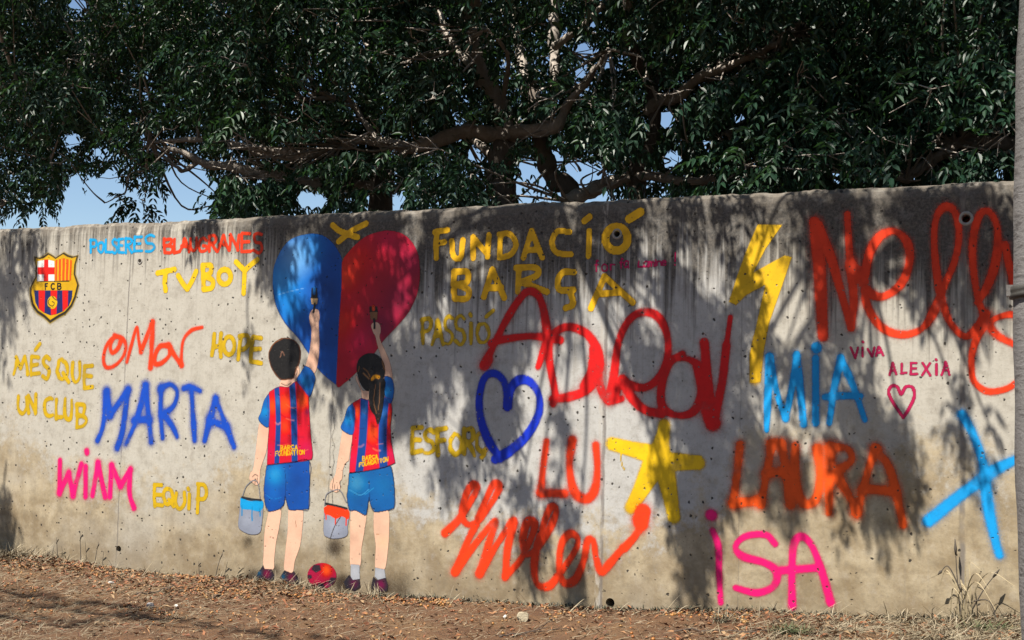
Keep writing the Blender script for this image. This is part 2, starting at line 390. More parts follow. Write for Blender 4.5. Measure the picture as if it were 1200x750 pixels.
# ------------------------------------------------------------------ paint on the wall
class Canvas:
    """paint as a fine sheet on the wall: colour and cover per vertex, from distances to the strokes"""
    def __init__(s, pts, pad=.10, res=.0075):
        uz = wall_uz(pts); lo = uz.min(0)-pad; hi = uz.max(0)+pad
        s.u = np.arange(lo[0], hi[0]+res, res); s.z = np.arange(lo[1], hi[1]+res, res)
        s.U, s.Zz = np.meshgrid(s.u, s.z); s.rgb = np.zeros(s.U.shape+(3,)); s.a = np.zeros(s.U.shape)
    def _segd(s, P, closed=False, param=False):
        D = np.full(s.U.shape, 1e9); Tm = np.zeros(s.U.shape); n = len(P)
        m = n if closed else n-1
        if n == 1: return np.hypot(s.U-P[0, 0], s.Zz-P[0, 1]), Tm
        for i in range(m):
            a = P[i]; b = P[(i+1) % n]; ab = b-a; l2 = ab @ ab+1e-12
            t = np.clip(((s.U-a[0])*ab[0]+(s.Zz-a[1])*ab[1])/l2, 0, 1)
            d = np.hypot(s.U-a[0]-t*ab[0], s.Zz-a[1]-t*ab[1])
            k = d < D; D[k] = d[k]
            if param: Tm[k] = (i+t[k])/m
        return D, Tm
    def over(s, col, a):
        col = np.asarray(col, float); a = np.clip(a, 0, 1)
        na = a + s.a*(1-a)
        w_ = np.where(na > 1e-6, a/np.maximum(na, 1e-6), 0)[..., None]
        s.rgb = s.rgb*(1-w_) + col*w_; s.a = na
    def stroke(s, pts, width, col, soft=.35, op=1.0, curve=True, halo=0.0, taper=None):
        P = np.asarray(pts, float)
        sc = px_per_m(P[:, 0].mean())*.9
        P = wall_uz(crom(P, 6) if curve and len(P) > 2 else P)
        D, T = s._segd(P, param=taper is not None)
        hw = width/sc/2
        if taper is not None: hw = hw*np.interp(T, *taper); op = op*np.interp(T, taper[0], np.clip(.55+.45*np.array(taper[1]), 0, 1))
        if halo: soft = min(.9, soft*1.55)
        a = smooth(1+soft, 1-soft, D/hw)*op
        if halo: a = np.maximum(a, np.exp(-(D/(hw*1.75))**2)*halo*3.3)
        s.over(col, a)
    def poly(s, pts, col, soft=1.0, op=1.0, curve=False, mod=None):
        P = np.asarray(pts, float)
        sc = px_per_m(P[:, 0].mean())
        if curve: P = crom(np.vstack([P, P[:1]]), 6)[:-1]
        P = wall_uz(P); D, _ = s._segd(P, True)
        ins = np.zeros(s.U.shape, bool); n = len(P)
        for i in range(n):
            a, b = P[i], P[(i+1) % n]
            c = ((a[1] > s.Zz) != (b[1] > s.Zz))
            if a[1] != b[1]:
                ins ^= c & (s.U < (b[0]-a[0])*(s.Zz-a[1])/(b[1]-a[1])+a[0])
        sd = np.where(ins, D, -D); h = soft/sc
        a = smooth(-h, h, sd)*op
        if mod is not None: a = a*mod
        s.over(col, a); return a
    def blob(s, c, r, col, op=1.0, aspect=1.0, mask=None):
        u, z = wall_uz([c])[0]; rr = r/px_per_m(c[0])
        a = np.exp(-(((s.U-u)*aspect/rr)**2+((s.Zz-z)/rr)**2))*op
        if mask is not None: a = a*mask
        s.over(col, a)
    def build(s, name, layer, mat, parent=None, label=None):
        used = s.a > .015
        q_ = used[:-1, :-1] | used[1:, :-1] | used[:-1, 1:] | used[1:, 1:]
        ny_, nx_ = s.U.shape; ids = np.arange(ny_*nx_).reshape(ny_, nx_)
        f = np.stack([ids[:-1, :-1], ids[:-1, 1:], ids[1:, 1:], ids[1:, :-1]], -1)[q_]
        keep, inv = np.unique(f.ravel(), return_inverse=True)
        V = np.stack([s.U.ravel(), np.full(s.U.size, -.0008-.0007*layer), s.Zz.ravel()], 1)[keep]
        col = np.concatenate([s.rgb.reshape(-1, 3), s.a.reshape(-1, 1)], 1)[keep]
        me = mesh_np(name, V, inv, np.full(len(f), 4), {'paint': col})
        o = link(name, me, mat, parent if parent is not None else wall)
        if label: o['label'] = label
        return o

def arc(cx, cy, rx, ry, a0, a1, n=10):
    return [(cx+rx*math.cos(R(a)), cy+ry*math.sin(R(a))) for a in np.linspace(a0, a1, n)]
GL = {  # hand-drawn capitals in a unit box, y down
 'A': [[(0, 1), (.28, .5), (.5, 0), (.74, .5), (1, 1)], [(.18, .62), (.84, .62)]],
 'B': [[(.08, 0), (.05, .5), (.08, 1)], [(.05, .02), (.7, .04), (.85, .24), (.6, .46), (.12, .48)], [(.12, .48), (.8, .52), (.98, .76), (.7, .98), (.08, 1)]],
 'C': [[(.95, .1), (.6, 0), (.2, .14), (.02, .5), (.18, .88), (.6, 1), (.98, .88)]],
 'D': [[(.1, 0), (.06, .5), (.08, 1)], [(.06, .0), (.6, .06), (.96, .42), (.75, .85), (.08, 1)]],
 'E': [[(.08, 0), (.04, .5), (.06, 1)], [(.06, .02), (.9, 0)], [(.05, .5), (.8, .46)], [(.06, 1), (.98, .97)]],
 'F': [[(.1, .05), (.06, .5), (.08, 1)], [(.02, .08), (.95, .0)], [(.06, .5), (.75, .46)]],
 'G': [[(.92, .12), (.55, 0), (.15, .16), (.02, .55), (.2, .93), (.6, 1), (.92, .85), (.95, .58), (.55, .56)]],
 'H': [[(.1, 0), (.06, .5), (.04, 1)], [(.92, .02), (.9, .5), (.92, 1)], [(.06, .55), (.9, .5)]],
 'I': [[(.5, .0), (.48, .5), (.5, 1)]],
 'L': [[(.12, 0), (.06, .5), (.04, .98)], [(.04, .98), (.95, .95)]],
 'M': [[(.0, 1), (.12, .5), (.2, .02)], [(.2, .02), (.5, .62)], [(.5, .62), (.82, .0)], [(.82, .0), (.9, .5), (1, 1)]],
 'N': [[(.05, 1), (.06, .5), (.08, .02)], [(.08, .02), (.9, .95)], [(.9, .97), (.93, .5), (.96, 0)]],
 'O': [[*arc(.5, .5, .48, .5, -100, 262, 14)]],
 'P': [[(.12, .02), (.08, .5), (.1, 1)], [(.05, .04), (.7, .02), (.95, .25), (.7, .5), (.1, .54)]],
 'Q': [[*arc(.45, .45, .42, .45, -100, 262, 14)], [(.55, .62), (1, 1)]],
 'R': [[(.1, .02), (.06, .5), (.05, 1)], [(.05, .04), (.7, .02), (.92, .24), (.65, .46), (.1, .5)], [(.3, .5), (.65, .75), (.98, 1)]],
 'S': [[(.92, .1), (.55, 0), (.12, .16), (.25, .42), (.72, .55), (.95, .76), (.6, 1), (.05, .92)]],
 'T': [[(0, .06), (1, 0)], [(.5, .04), (.48, .5), (.5, 1)]],
 'U': [[(.06, .0), (.04, .6), (.3, .98), (.7, .96), (.95, .6), (.94, 0)]],
 'V': [[(.0, .02), (.28, .6), (.46, 1)], [(.46, 1), (.75, .5), (1, 0)]],
 'X': [[(.05, 0), (.95, 1)], [(.95, .02), (.05, .98)]],
 'Y': [[(0, .04), (.45, .45)], [(1, 0), (.45, .45)], [(.45, .45), (.44, .7), (.42, 1)]],
 'Ç': [[(.95, .12), (.55, 0), (.15, .14), (.05, .42), (.2, .68), (.6, .72), (.95, .62)], [(.6, .72), (.75, .86), (.45, 1)]],
 'f': [[(.85, .08), (.5, .0), (.4, .4), (.38, 1)], [(.1, .42), (.8, .4)]],
 'a': [[(.9, .4), (.45, .32), (.08, .66), (.4, .98), (.85, .7), (.88, .36), (.95, 1)]],
 'm': [[(.05, .4), (.08, 1)], [(.08, .6), (.3, .38), (.48, .6), (.5, 1)], [(.5, .6), (.72, .38), (.92, .6), (.95, 1)]],
 'n': [[(.05, .4), (.08, 1)], [(.08, .6), (.5, .36), (.9, .6), (.95, 1)]],
 'e': [[(.1, .68), (.85, .62), (.6, .36), (.12, .6), (.3, .98), (.9, .92)]],
 'i': [[(.5, .42), (.5, 1)], [(.5, .16), (.52, .2)]],
 'o': [[*arc(.5, .68, .45, .32, -100, 262, 12)]],
 'r': [[(.1, .38), (.12, 1)], [(.12, .6), (.45, .38), (.9, .42)]],
 '!': [[(.5, 0), (.45, .68)], [(.42, .94), (.44, .98)]],
}
def letters(items, jit=.05):
    """items: (char, x0, y0, x1, y1) in photo pixels -> list of strokes"""
    out = []
    for ch, x0, y0, x1, y1 in items:
        for st in GL[ch]:
            out.append([(x0+(a+random.uniform(-jit, jit))*(x1-x0), y0+(b+random.uniform(-jit, jit))*(y1-y0)) for a, b in st])
    return out
def Zm(x0, y0, s):
    return lambda pts: [(x0+a/s, y0+b/s) for a, b in pts]
def word(name, strokes, width, col, layer, label, soft=.4, halo=.0, op=1.0, res=.0075, mat=None, extra=None):
    """strokes: list of point lists or (points, width) pairs"""
    st = [(s[0], s[1]) if isinstance(s, tuple) else (s, width) for s in strokes]
    allp = [p for s, _ in st for p in s]
    if extra: allp += extra[1]
    c = Canvas(allp, pad=.04+max(w_ for _, w_ in st)/160, res=res)
    for s, w_ in st:
        tp = None
        if halo and len(s) > 2:
            k_ = max(4, len(s)); tp = (np.linspace(0, 1, k_), [random.uniform(.72, 1.14) for _ in range(k_)])
        c.stroke(s, w_, np.array(col)*random.uniform(.93, 1.05), soft, op*random.uniform(.90, 1), halo=halo, taper=tp)
    if extra: extra[0](c)
    return c.build(name, layer, mat or M_SPRAY, label=label)

YEL = (.80, .50, .012); OCH = (.56, .36, .015); AMB = (.86, .47, .008); ORED = (.82, .062, .024); RED = (.66, .016, .016)
BLUE = (.018, .075, .46); SKYB = (.05, .38, .72); CYAN = (.008, .34, .78); PINK = (.78, .022, .17); CRIM = (.42, .012, .075)
GW = 'painted_word'

word(GW, letters([('P', 105.6, 281, 114, 296), ('O', 115, 284, 121.5, 296), ('L', 123.6, 281, 130, 296), ('S', 131, 280, 137.5, 296), ('E', 139, 280, 145, 296), ('R', 147, 279, 155, 296), ('E', 157, 277, 167, 295), ('S', 170, 276, 182, 295)]), 3.0, SKYB, 1, 'small pale blue word along the wall top', .45, res=.006)
word(GW, letters([('B', 192, 280, 203, 296), ('L', 204, 280, 211, 296), ('A', 211, 279, 222, 295), ('U', 223, 279, 231, 294), ('G', 233, 279, 243, 295), ('R', 245, 276, 254, 294), ('A', 255, 276, 268, 294), ('N', 269, 275, 280, 293), ('E', 283, 274, 294, 294), ('S', 297, 273, 308, 296)]), 3.4, ORED, 1, 'small orange-red word along the wall top', .45, res=.006)
z = Zm(90, 260, 4.1667)
word(GW, [z([(395, 250), (478, 232)]), z([(436, 240), (430, 290), (434, 335)]), z([(495, 262), (518, 300), (540, 328)]), z([(540, 328), (562, 290), (583, 242)]),
          z([(615, 212), (618, 270), (620, 325)]), z([(615, 212), (655, 214), (652, 250), (622, 262)]), z([(625, 264), (665, 288), (658, 322), (620, 330)]),
          z(arc(722, 268, 30, 36, -90, 270, 14)), z([(778, 195), (820, 238)]), z([(882, 185), (850, 210), (820, 238)]), z([(820, 238), (818, 290), (815, 348)])], 6, YEL, 1, 'clean yellow signature below the small top line', .14)
word(GW, [z([(185, 560), (165, 600), (172, 640), (200, 620), (215, 585)]), z([(185, 556), (225, 570), (240, 610), (222, 665), (180, 705), (142, 708), (131, 660), (150, 595), (190, 556)]),
          z([(245, 685), (265, 610), (293, 515), (303, 580), (314, 635)]), z([(314, 635), (342, 560), (370, 490)]), (z([(370, 488), (366, 600), (360, 712)]), 6.2),
          z([(450, 605), (410, 606), (385, 645), (382, 690), (412, 690), (450, 655), (456, 610)]), z([(448, 600), (480, 655), (512, 700)]), z([(512, 700), (512, 640), (522, 575), (560, 530), (612, 515)])], 5.0, ORED, 1, 'soft red-orange cursive name beside the yellow word', .55, .10)
word(GW, [z([(672, 548), (668, 600), (660, 650)]), z([(705, 545), (700, 600), (704, 658)]), z([(665, 612), (704, 604)]), z(arc(744, 604, 26, 44, -90, 270, 14)), z([(800, 570), (794, 620), (788, 670)]),
          z([(795, 558), (830, 555), (840, 588), (822, 618), (795, 625)]), z([(862, 565), (852, 620), (850, 678)]), z([(862, 562), (900, 568)]), z([(856, 622), (895, 620)]), z([(850, 680), (900, 690)])], 5.0, OCH, 1, 'mustard capitals reading HOPE', .22)
z = Zm(0, 390, 3.4103)
L_ = lambda s: letters([(c, *z([(x0, y0)])[0], *z([(x1, y1)])[0]) for c, x0, y0, x1, y1 in s])
word(GW, L_([('M', 56, 98, 112, 165), ('E', 124, 96, 158, 166), ('S', 170, 92, 200, 184)]) + [z([(142, 68), (160, 44)])], 4.4, OCH, 1, 'mustard capitals reading MÉS', .25, .05)
word(GW, L_([('Q', 228, 108, 276, 196), ('U', 288, 118, 322, 198), ('E', 336, 128, 372, 220)]), 4.6, OCH, 1, 'mustard capitals reading QUE', .25, .05)
word(GW, L_([('U', 72, 256, 108, 322), ('N', 112, 248, 146, 322)]), 4.4, OCH, 1, 'mustard capitals reading UN', .25, .05)
word(GW, L_([('C', 178, 260, 212, 334), ('L', 224, 264, 248, 342), ('U', 258, 266, 290, 344), ('B', 305, 286, 345, 374)]), 4.6, OCH, 1, 'mustard capitals reading CLUB', .25, .05)
word(GW, [z([(390, 430), (412, 370), (426, 236)]), z([(426, 236), (440, 330)]), z([(440, 330), (512, 228)]), z([(512, 228), (490, 390), (468, 460)]),
          z([(505, 445), (548, 340), (582, 212)]), z([(582, 212), (595, 340), (605, 435)]), z([(535, 350), (600, 345)]),
          z([(645, 215), (642, 320), (650, 420)]), z([(640, 225), (680, 206), (708, 235), (695, 290), (652, 328)]), z([(655, 325), (690, 375), (708, 415)]),
          z([(735, 222), (765, 216), (800, 232)]), z([(765, 225), (772, 330), (778, 430)]),
          z([(818, 430), (840, 345), (862, 262)]), z([(862, 262), (900, 360), (935, 455)]), z([(835, 350), (905, 375)])], 7.0, BLUE, 1, 'large soft blue capitals', .55, .16)
word(GW, [z([(240, 510), (238, 640)]), z([(238, 640), (275, 560)]), z([(275, 560), (292, 650)]), z([(292, 650), (325, 525)]), z([(343, 535), (342, 655)]), (z([(347, 473), (348, 478)]), 7), z([(370, 650), (392, 520)]), z([(392, 520), (420, 655)]),
          z([(440, 655), (446, 530)]), z([(446, 530), (482, 612)]), z([(482, 612), (522, 545)]), z([(522, 545), (518, 640), (536, 700)])], 6.0, PINK, 1, 'hot pink zigzag name low on the wall', .45, .12)
word(GW, L_([('E', 616, 608, 650, 690), ('Q', 654, 622, 696, 692), ('U', 702, 640, 738, 700), ('P', 786, 604, 830, 715)]) + [z([(757, 645), (755, 702)]), z([(752, 622), (754, 626)])], 4.4, OCH, 1, 'mustard capitals reading EQUIP', .25)

# heart
z = Zm(310, 260, 3.7474)
bl = z([(315, 715), (270, 680), (232, 640), (190, 570), (150, 510), (112, 468), (80, 425), (50, 360), (37, 280), (40, 210), (60, 150), (95, 95), (140, 66), (200, 53), (250, 58), (292, 85), (325, 130), (341, 180), (338, 300), (328, 450), (322, 580)])
rd = z([(341, 178), (355, 150), (400, 100), (450, 62), (510, 42), (560, 40), (612, 56), (652, 95), (676, 150), (682, 230), (672, 310), (640, 385), (600, 438), (556, 485), (520, 525), (480, 580), (440, 625), (405, 660), (355, 705), (318, 719), (322, 580), (328, 450), (338, 300)])
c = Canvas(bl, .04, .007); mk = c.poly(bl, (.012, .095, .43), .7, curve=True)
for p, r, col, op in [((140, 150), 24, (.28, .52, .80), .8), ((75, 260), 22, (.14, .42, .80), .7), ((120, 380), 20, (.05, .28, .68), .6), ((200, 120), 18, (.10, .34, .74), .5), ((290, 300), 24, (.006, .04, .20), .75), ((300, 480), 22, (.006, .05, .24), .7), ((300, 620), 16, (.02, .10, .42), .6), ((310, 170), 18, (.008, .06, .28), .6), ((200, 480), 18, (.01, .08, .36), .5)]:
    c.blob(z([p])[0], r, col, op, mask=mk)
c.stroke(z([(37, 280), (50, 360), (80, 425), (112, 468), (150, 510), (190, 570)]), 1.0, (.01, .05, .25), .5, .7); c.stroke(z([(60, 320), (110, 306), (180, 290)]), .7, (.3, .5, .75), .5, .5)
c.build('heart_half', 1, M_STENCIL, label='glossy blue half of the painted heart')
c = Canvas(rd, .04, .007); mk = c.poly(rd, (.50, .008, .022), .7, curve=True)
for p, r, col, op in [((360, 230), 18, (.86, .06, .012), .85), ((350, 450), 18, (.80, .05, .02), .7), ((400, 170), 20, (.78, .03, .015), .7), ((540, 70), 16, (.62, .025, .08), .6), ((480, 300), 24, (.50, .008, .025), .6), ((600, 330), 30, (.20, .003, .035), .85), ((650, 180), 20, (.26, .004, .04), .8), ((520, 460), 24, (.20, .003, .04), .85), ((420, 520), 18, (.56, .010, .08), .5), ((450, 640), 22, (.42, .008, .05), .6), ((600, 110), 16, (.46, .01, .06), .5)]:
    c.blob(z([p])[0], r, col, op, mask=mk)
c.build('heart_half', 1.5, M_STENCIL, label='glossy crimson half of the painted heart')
word('painted_cross', [[(390, 264), (399, 271), (419, 278)], [(429, 262), (412, 271), (397, 283)]], 6.5, AMB, 1, 'small amber brush cross above the heart', .16)

z = Zm(480, 230, 4.0)
word(GW, [z(s) for s in ([(128, 165), (124, 230), (126, 290)], [(118, 168), (178, 158)], [(128, 222), (164, 214)], [(198, 208), (206, 280), (240, 286), (250, 205)], [(298, 290), (298, 192)], [(298, 192), (368, 276)], [(372, 182), (366, 284)],
          [(428, 178), (424, 240), (422, 288)], [(420, 178), (470, 178), (500, 226), (472, 274), (424, 288)], [(534, 288), (572, 162)], [(572, 162), (622, 288)], [(548, 252), (608, 250)], [(750, 168), (694, 164), (668, 215), (690, 264), (756, 272)], [(842, 162), (838, 280)])]
     + [(z([(820, 116), (844, 96)]), 7), (z(arc(970, 199, 52, 56, -90, 270, 18)), 8.5), (z([(1030, 106), (1082, 74)]), 9)], 6.2, AMB, 1, 'bright amber capitals with a ring round a drilled hole', .12)
word(GW, [z(s) for s in ([(210, 352), (206, 420), (212, 480)], [(208, 356), (268, 354), (270, 400), (222, 414)], [(222, 414), (276, 440), (268, 478), (212, 480)], [(348, 472), (388, 345)], [(388, 345), (444, 476)], [(366, 430), (430, 428)],
          [(512, 336), (508, 446)], [(500, 336), (588, 334), (600, 368), (520, 404)], [(530, 404), (644, 448)], [(770, 356), (722, 356), (696, 392), (704, 438), (768, 438)], [(752, 444), (766, 505), (732, 524)], [(850, 525), (914, 376)], [(914, 376), (1046, 498)], [(882, 458), (976, 452)])], 6.8, AMB, 1, 'deep amber capitals, second line of the amber pair', .14)
word(GW, letters([('f', 697, 305, 702, 318), ('o', 705, 305, 712, 318), ('r', 715, 306, 721, 316), ('f', 726, 303, 731, 314), ('a', 731, 302, 737, 314), ('L', 748, 306, 754, 313), ('a', 754, 303, 760, 313), ('m', 760, 303, 767, 312), ('i', 767, 303, 770, 312), ('n', 770, 303, 775, 311), ('e', 775, 302, 781, 311), ('!', 788, 296, 795, 311)], .01), 1.7, (.50, .012, .10), 1, 'tiny pink handwritten line under the ring', .2, res=.004)
word(GW, letters([('P', 494, 372, 506, 404), ('A', 507, 375, 519, 404), ('S', 520, 370, 531, 404), ('S', 533, 370, 545, 404), ('I', 549, 380, 555, 404), ('O', 559, 379, 573, 402)]) + [[(551, 368), (552, 370)], [(570, 371), (578, 364)]], 4.3, OCH, 1, 'shaded ochre word PASSIÓ', .28, .05)
z = Zm(480, 330, 3.0)
word(GW, [z([(262, 296), (300, 215), (350, 118), (400, 46), (430, 35), (460, 62), (480, 150), (492, 280), (512, 395), (505, 430)]), z([(285, 216), (340, 202), (420, 192), (500, 198), (530, 206)]), z([(452, 300), (480, 225), (520, 172), (570, 160), (628, 188), (664, 250), (665, 320), (628, 378), (560, 405), (500, 412)]), (z([(645, 235), (642, 310), (618, 366)]), 10),
          z([(664, 300), (672, 375), (700, 415), (745, 412)]), z([(698, 415), (718, 330), (735, 212), (775, 132), (830, 106), (880, 130), (908, 200), (904, 280), (874, 340), (828, 372), (772, 362), (745, 340), (722, 395), (700, 420)]), z([(745, 350), (785, 412), (830, 452), (885, 465)]),
          z([(960, 254), (912, 290), (886, 370), (890, 440), (940, 470), (998, 456), (1030, 385), (1020, 305), (980, 272), (938, 268)]), z([(1036, 215), (1048, 330), (1062, 460), (1070, 490)]), z([(1072, 480), (1098, 360), (1114, 225)]), (z([(1114, 225), (1128, 125)]), 5), z([(1012, 300), (1030, 400), (1060, 475)]), (z([(1052, 455), (1066, 500)]), 15), (z([(266, 292), (276, 276)]), 11)], 8.6, RED, 2, 'huge looping red script across the shaded middle', .35, .10)
word('painted_heart_outline', [z([(345, 438), (341, 385), (326, 342), (292, 322), (260, 346), (245, 420), (255, 500), (284, 570), (312, 612), (300, 625)]), z([(345, 438), (355, 380), (385, 346), (424, 352), (454, 396), (455, 460), (420, 530), (370, 582), (318, 618)])], 9.2, (.02, .045, .52), 3, 'blue outlined heart drawn under the red script', .28, .06)
word(GW, letters([('E', 483, 502, 495, 530), ('S', 497, 503, 509, 532), ('F', 512, 502, 523, 533), ('O', 527, 509, 541, 532), ('R', 543, 502, 556, 533), ('Ç', 558, 507, 571, 537)]), 5.0, OCH, 1, 'mustard capitals beside the blue outlined heart', .3, .05)
z = Zm(470, 480, 3.0)
word(GW, [z([(512, 112), (500, 200), (492, 290)]), z([(492, 292), (575, 296)]), z([(602, 108), (592, 200), (610, 288), (650, 314), (680, 284), (690, 205), (685, 125)])], 8.5, ORED, 1, 'two blurred red letters above the cursive name', .6, .12)
word(GW, [z([(155, 434), (200, 390), (240, 330), (268, 278), (252, 264), (228, 300), (215, 370), (236, 404), (275, 388), (310, 340), (345, 275), (328, 260), (302, 308), (270, 390), (235, 460), (190, 570)]), z([(190, 570), (260, 475), (332, 390), (308, 470), (276, 576)]), z([(276, 576), (340, 470), (396, 392), (376, 480), (366, 588)]),
          z([(366, 588), (420, 528), (460, 445), (470, 402), (446, 394), (430, 450), (438, 508), (480, 486), (530, 402), (546, 352), (526, 344), (496, 420), (470, 520), (476, 608), (520, 620), (562, 570), (610, 500), (622, 455), (596, 436), (566, 470), (556, 555), (572, 608), (612, 598), (642, 530), (656, 462), (676, 462), (686, 520), (704, 568), (735, 540), (778, 488)]),
          z([(786, 486), (820, 448), (850, 405)]), (z([(845, 400), (852, 360)]), 13), (z([(838, 385), (850, 358)]), 14)], 8.2, (.84, .06, .022), 2, 'joined-up vermilion cursive name low in the middle', .42, .08)
c_ = z([(738, 104), (880, 122), (922, 42), (945, 150), (1055, 164), (1050, 206), (962, 216), (975, 382), (945, 388), (902, 250), (822, 352), (796, 332), (850, 180), (735, 136)])
c = Canvas(c_, .09, .0075); c.poly(c_, YEL, 3.2, .96, curve=False)
for a, b in [((740, 120), (920, 165)), ((925, 55), (920, 180)), ((915, 180), (1048, 188)), ((905, 190), (808, 345)), ((935, 190), (960, 378))]:
    c.stroke(z([a, b]), 13, np.array(YEL)*random.uniform(.85, 1.1), .5, .8)
c.stroke(z([(772, 145), (776, 190), (786, 212)]), 1.2, YEL, .3, .9)
c.build('painted_star', 1, M_SPRAY, label='yellow five-armed star sprayed freehand')
z = Zm(840, 230, 3.3333)
c_ = z([(160, 110), (255, 112), (190, 205), (142, 298), (266, 231), (293, 238), (246, 375), (206, 490), (184, 600), (170, 725), (130, 728), (128, 620), (160, 480), (190, 345), (115, 386), (75, 425), (48, 412), (80, 310), (115, 215)])
c = Canvas(c_, .08, .0075); c.poly(c_, (.74, .45, .02), 1.5); c.stroke(z([(150, 720), (160, 560)]), 11, (.55, .32, .02), .6, .5); c.build('painted_lightning_bolt', 1, M_SPRAY, label='yellow zigzag lightning bolt')
word(GW, [(z([(380, 98), (402, 300), (415, 548)]), 11), z([(398, 110), (450, 250), (500, 430), (524, 515)]), z([(510, 70), (520, 250), (535, 400), (526, 515)]), (z([(525, 270), (540, 310)]), 12),
          z([(556, 290), (575, 345), (610, 386), (660, 388), (720, 342), (752, 262), (746, 185), (700, 138), (645, 150), (602, 210), (580, 310), (586, 420), (640, 508), (720, 540), (800, 518), (850, 445), (890, 345), (930, 250), (946, 150), (930, 62), (890, 42), (856, 90), (850, 200), (868, 350), (905, 480), (968, 548), (1020, 508), (1050, 460)]),
          z([(1018, 415), (1060, 345), (1090, 250), (1096, 125), (1062, 60), (1024, 78), (1000, 180), (1004, 300), (1030, 430), (1080, 528), (1150, 572), (1190, 580)]), (z([(1190, 465), (1140, 462), (1080, 482), (1030, 530), (1000, 600), (995, 680), (1010, 730), (1060, 762), (1130, 752), (1180, 720)]), 6), z([(1126, 190), (1140, 260), (1160, 345)])], 8.4, ORED, 2, 'huge looping red-orange script beside the bolt', .42, .10)
z = Zm(820, 380, 3.1263)
word(GW, [z([(255, 118), (250, 250), (245, 388)]), z([(258, 122), (285, 258), (315, 345)]), z([(355, 108), (336, 240), (315, 345)]), z([(355, 112), (370, 250), (380, 366)]), z([(425, 125), (425, 362)]), (z([(427, 84), (428, 88)]), 10), z([(475, 362), (492, 240), (516, 122)]), z([(516, 122), (560, 220), (605, 350)]), z([(460, 266), (530, 262), (590, 263)])], 6.8, CYAN, 3, 'azure blue capitals with a dotted stroke', .4, .08)
word(GW, [z(s) for s in ([(553, 85), (570, 124)], [(570, 124), (580, 86)], [(597, 86), (597, 117)], [(596, 63), (599, 66)], [(615, 90), (632, 118)], [(632, 118), (640, 86)], [(646, 116), (656, 82), (672, 114)], [(650, 104), (668, 102)])] , 2.3, CRIM, 1, 'tiny crimson word VIVA', .15, res=.004)
word(GW, L_([('A', 695, 142, 720, 185), ('L', 738, 145, 758, 180), ('E', 772, 142, 796, 182), ('X', 815, 140, 846, 186), ('A', 886, 136, 915, 186)]) + [z([(867, 145), (867, 185)]), z([(865, 128), (867, 131)])], 2.4, CRIM, 1, 'small crimson name above the little heart', .15, res=.004)
word('painted_heart_outline', [z([(745, 340), (712, 292), (692, 250), (704, 226), (724, 230), (738, 256), (755, 229), (780, 232), (786, 265), (766, 310), (745, 342)])], 3.2, CRIM, 1, 'little crimson outlined heart', .15, res=.005)
word(GW, [z([(148, 440), (136, 550), (122, 655)]), z([(122, 657), (215, 645)]), z([(225, 660), (246, 540), (265, 440)]), z([(262, 440), (300, 440)]), z([(300, 440), (320, 560), (332, 660)]), z([(242, 545), (312, 540)]), z([(350, 445), (350, 580), (380, 655), (425, 640), (440, 550), (430, 455)]), z([(480, 450), (474, 580), (474, 690)]), z([(480, 450), (540, 456), (555, 500), (490, 546)]), z([(500, 550), (545, 625), (575, 690)]), z([(575, 690), (610, 560), (645, 455)]), z([(645, 455), (700, 540), (745, 735)]), z([(600, 602), (710, 612)])], 9.0, (.86, .10, .016), 1, 'bold blurred orange capitals', .6, .14)
word('painted_cross', [z([(960, 330), (1000, 400), (1040, 520), (1055, 660), (1085, 800), (1098, 845)]), z([(838, 720), (960, 622), (1080, 535), (1165, 492)])], 10.5, CYAN, 1, 'tall bright blue cross strokes', .5, .12)
z = Zm(800, 560, 3.0)
word(GW, [z([(105, 185), (125, 240), (128, 330), (134, 438)]), (z([(99, 130), (102, 131)]), 11), z([(325, 232), (292, 200), (222, 205), (186, 240), (210, 275), (288, 298), (330, 330), (320, 380), (260, 404), (186, 386)]), z([(385, 450), (384, 320), (392, 230), (420, 206), (455, 240), (490, 330), (520, 438)]), z([(348, 325), (480, 315)])], 7.2, PINK, 1, 'hot pink rounded letters near the ground', .42, .08)

# crest
z = Zm(20, 280, 6.8222)
out_ = z([(140, 140), (175, 152), (215, 138), (250, 112), (282, 130), (310, 150), (340, 130), (375, 108), (410, 130), (450, 142), (490, 130), (470, 200), (465, 280), (495, 370), (470, 470), (440, 540), (390, 598), (330, 630), (265, 672), (220, 630), (160, 590), (120, 530), (105, 450), (105, 390), (150, 300), (152, 220), (140, 170)])
cen = np.array(out_).mean(0)
shr = lambda k: [tuple(cen+(np.array(p)-cen)*k) for p in out_]
crest = Canvas(out_, .05, .005); crest.poly(shr(1.04), (.45, .30, .03), 2.5, .5); crest.poly(out_, (.012, .010, .008), .5); crest.poly(shr(.93), (.62, .36, .02), .4); 
crest_o = crest.build('painted_crest', 1, M_STENCIL, label='gold-edged shield crest with quartered fields')
fld = Canvas(out_, .02, .004); NAVY = (.016, .024, .11); CR = (.70, .035, .03)
fld.poly(z([(165, 178), (240, 165), (300, 178), (300, 340), (160, 338)]), (.78, .75, .72), .4)
fld.poly(z([(218, 165), (252, 165), (252, 340), (215, 340)]), CR, .4); fld.poly(z([(165, 226), (302, 226), (302, 284), (165, 284)]), CR, .4)
fld.poly(z([(310, 170), (372, 155), (440, 172), (432, 332), (306, 332)]), (.72, .10, .02), .4)
for k in range(4):
    fld.stroke(z([(330+k*30, 165), (328+k*29, 330)]), 1.7, (.80, .42, .02), .25, curve=False)
low_ = z([(138, 412), (445, 412), (438, 480), (415, 535), (370, 578), (320, 600), (268, 610), (215, 588), (172, 555), (148, 505)])
a_ = fld.poly(low_, NAVY, .4)
for x0, x1 in ((172, 225), (268, 322), (362, 410)):
    fld.poly(z([(x0+2, 405), (x1, 405), (x1-6, 640), (x0+6, 640)]), CR, .4, mod=a_)
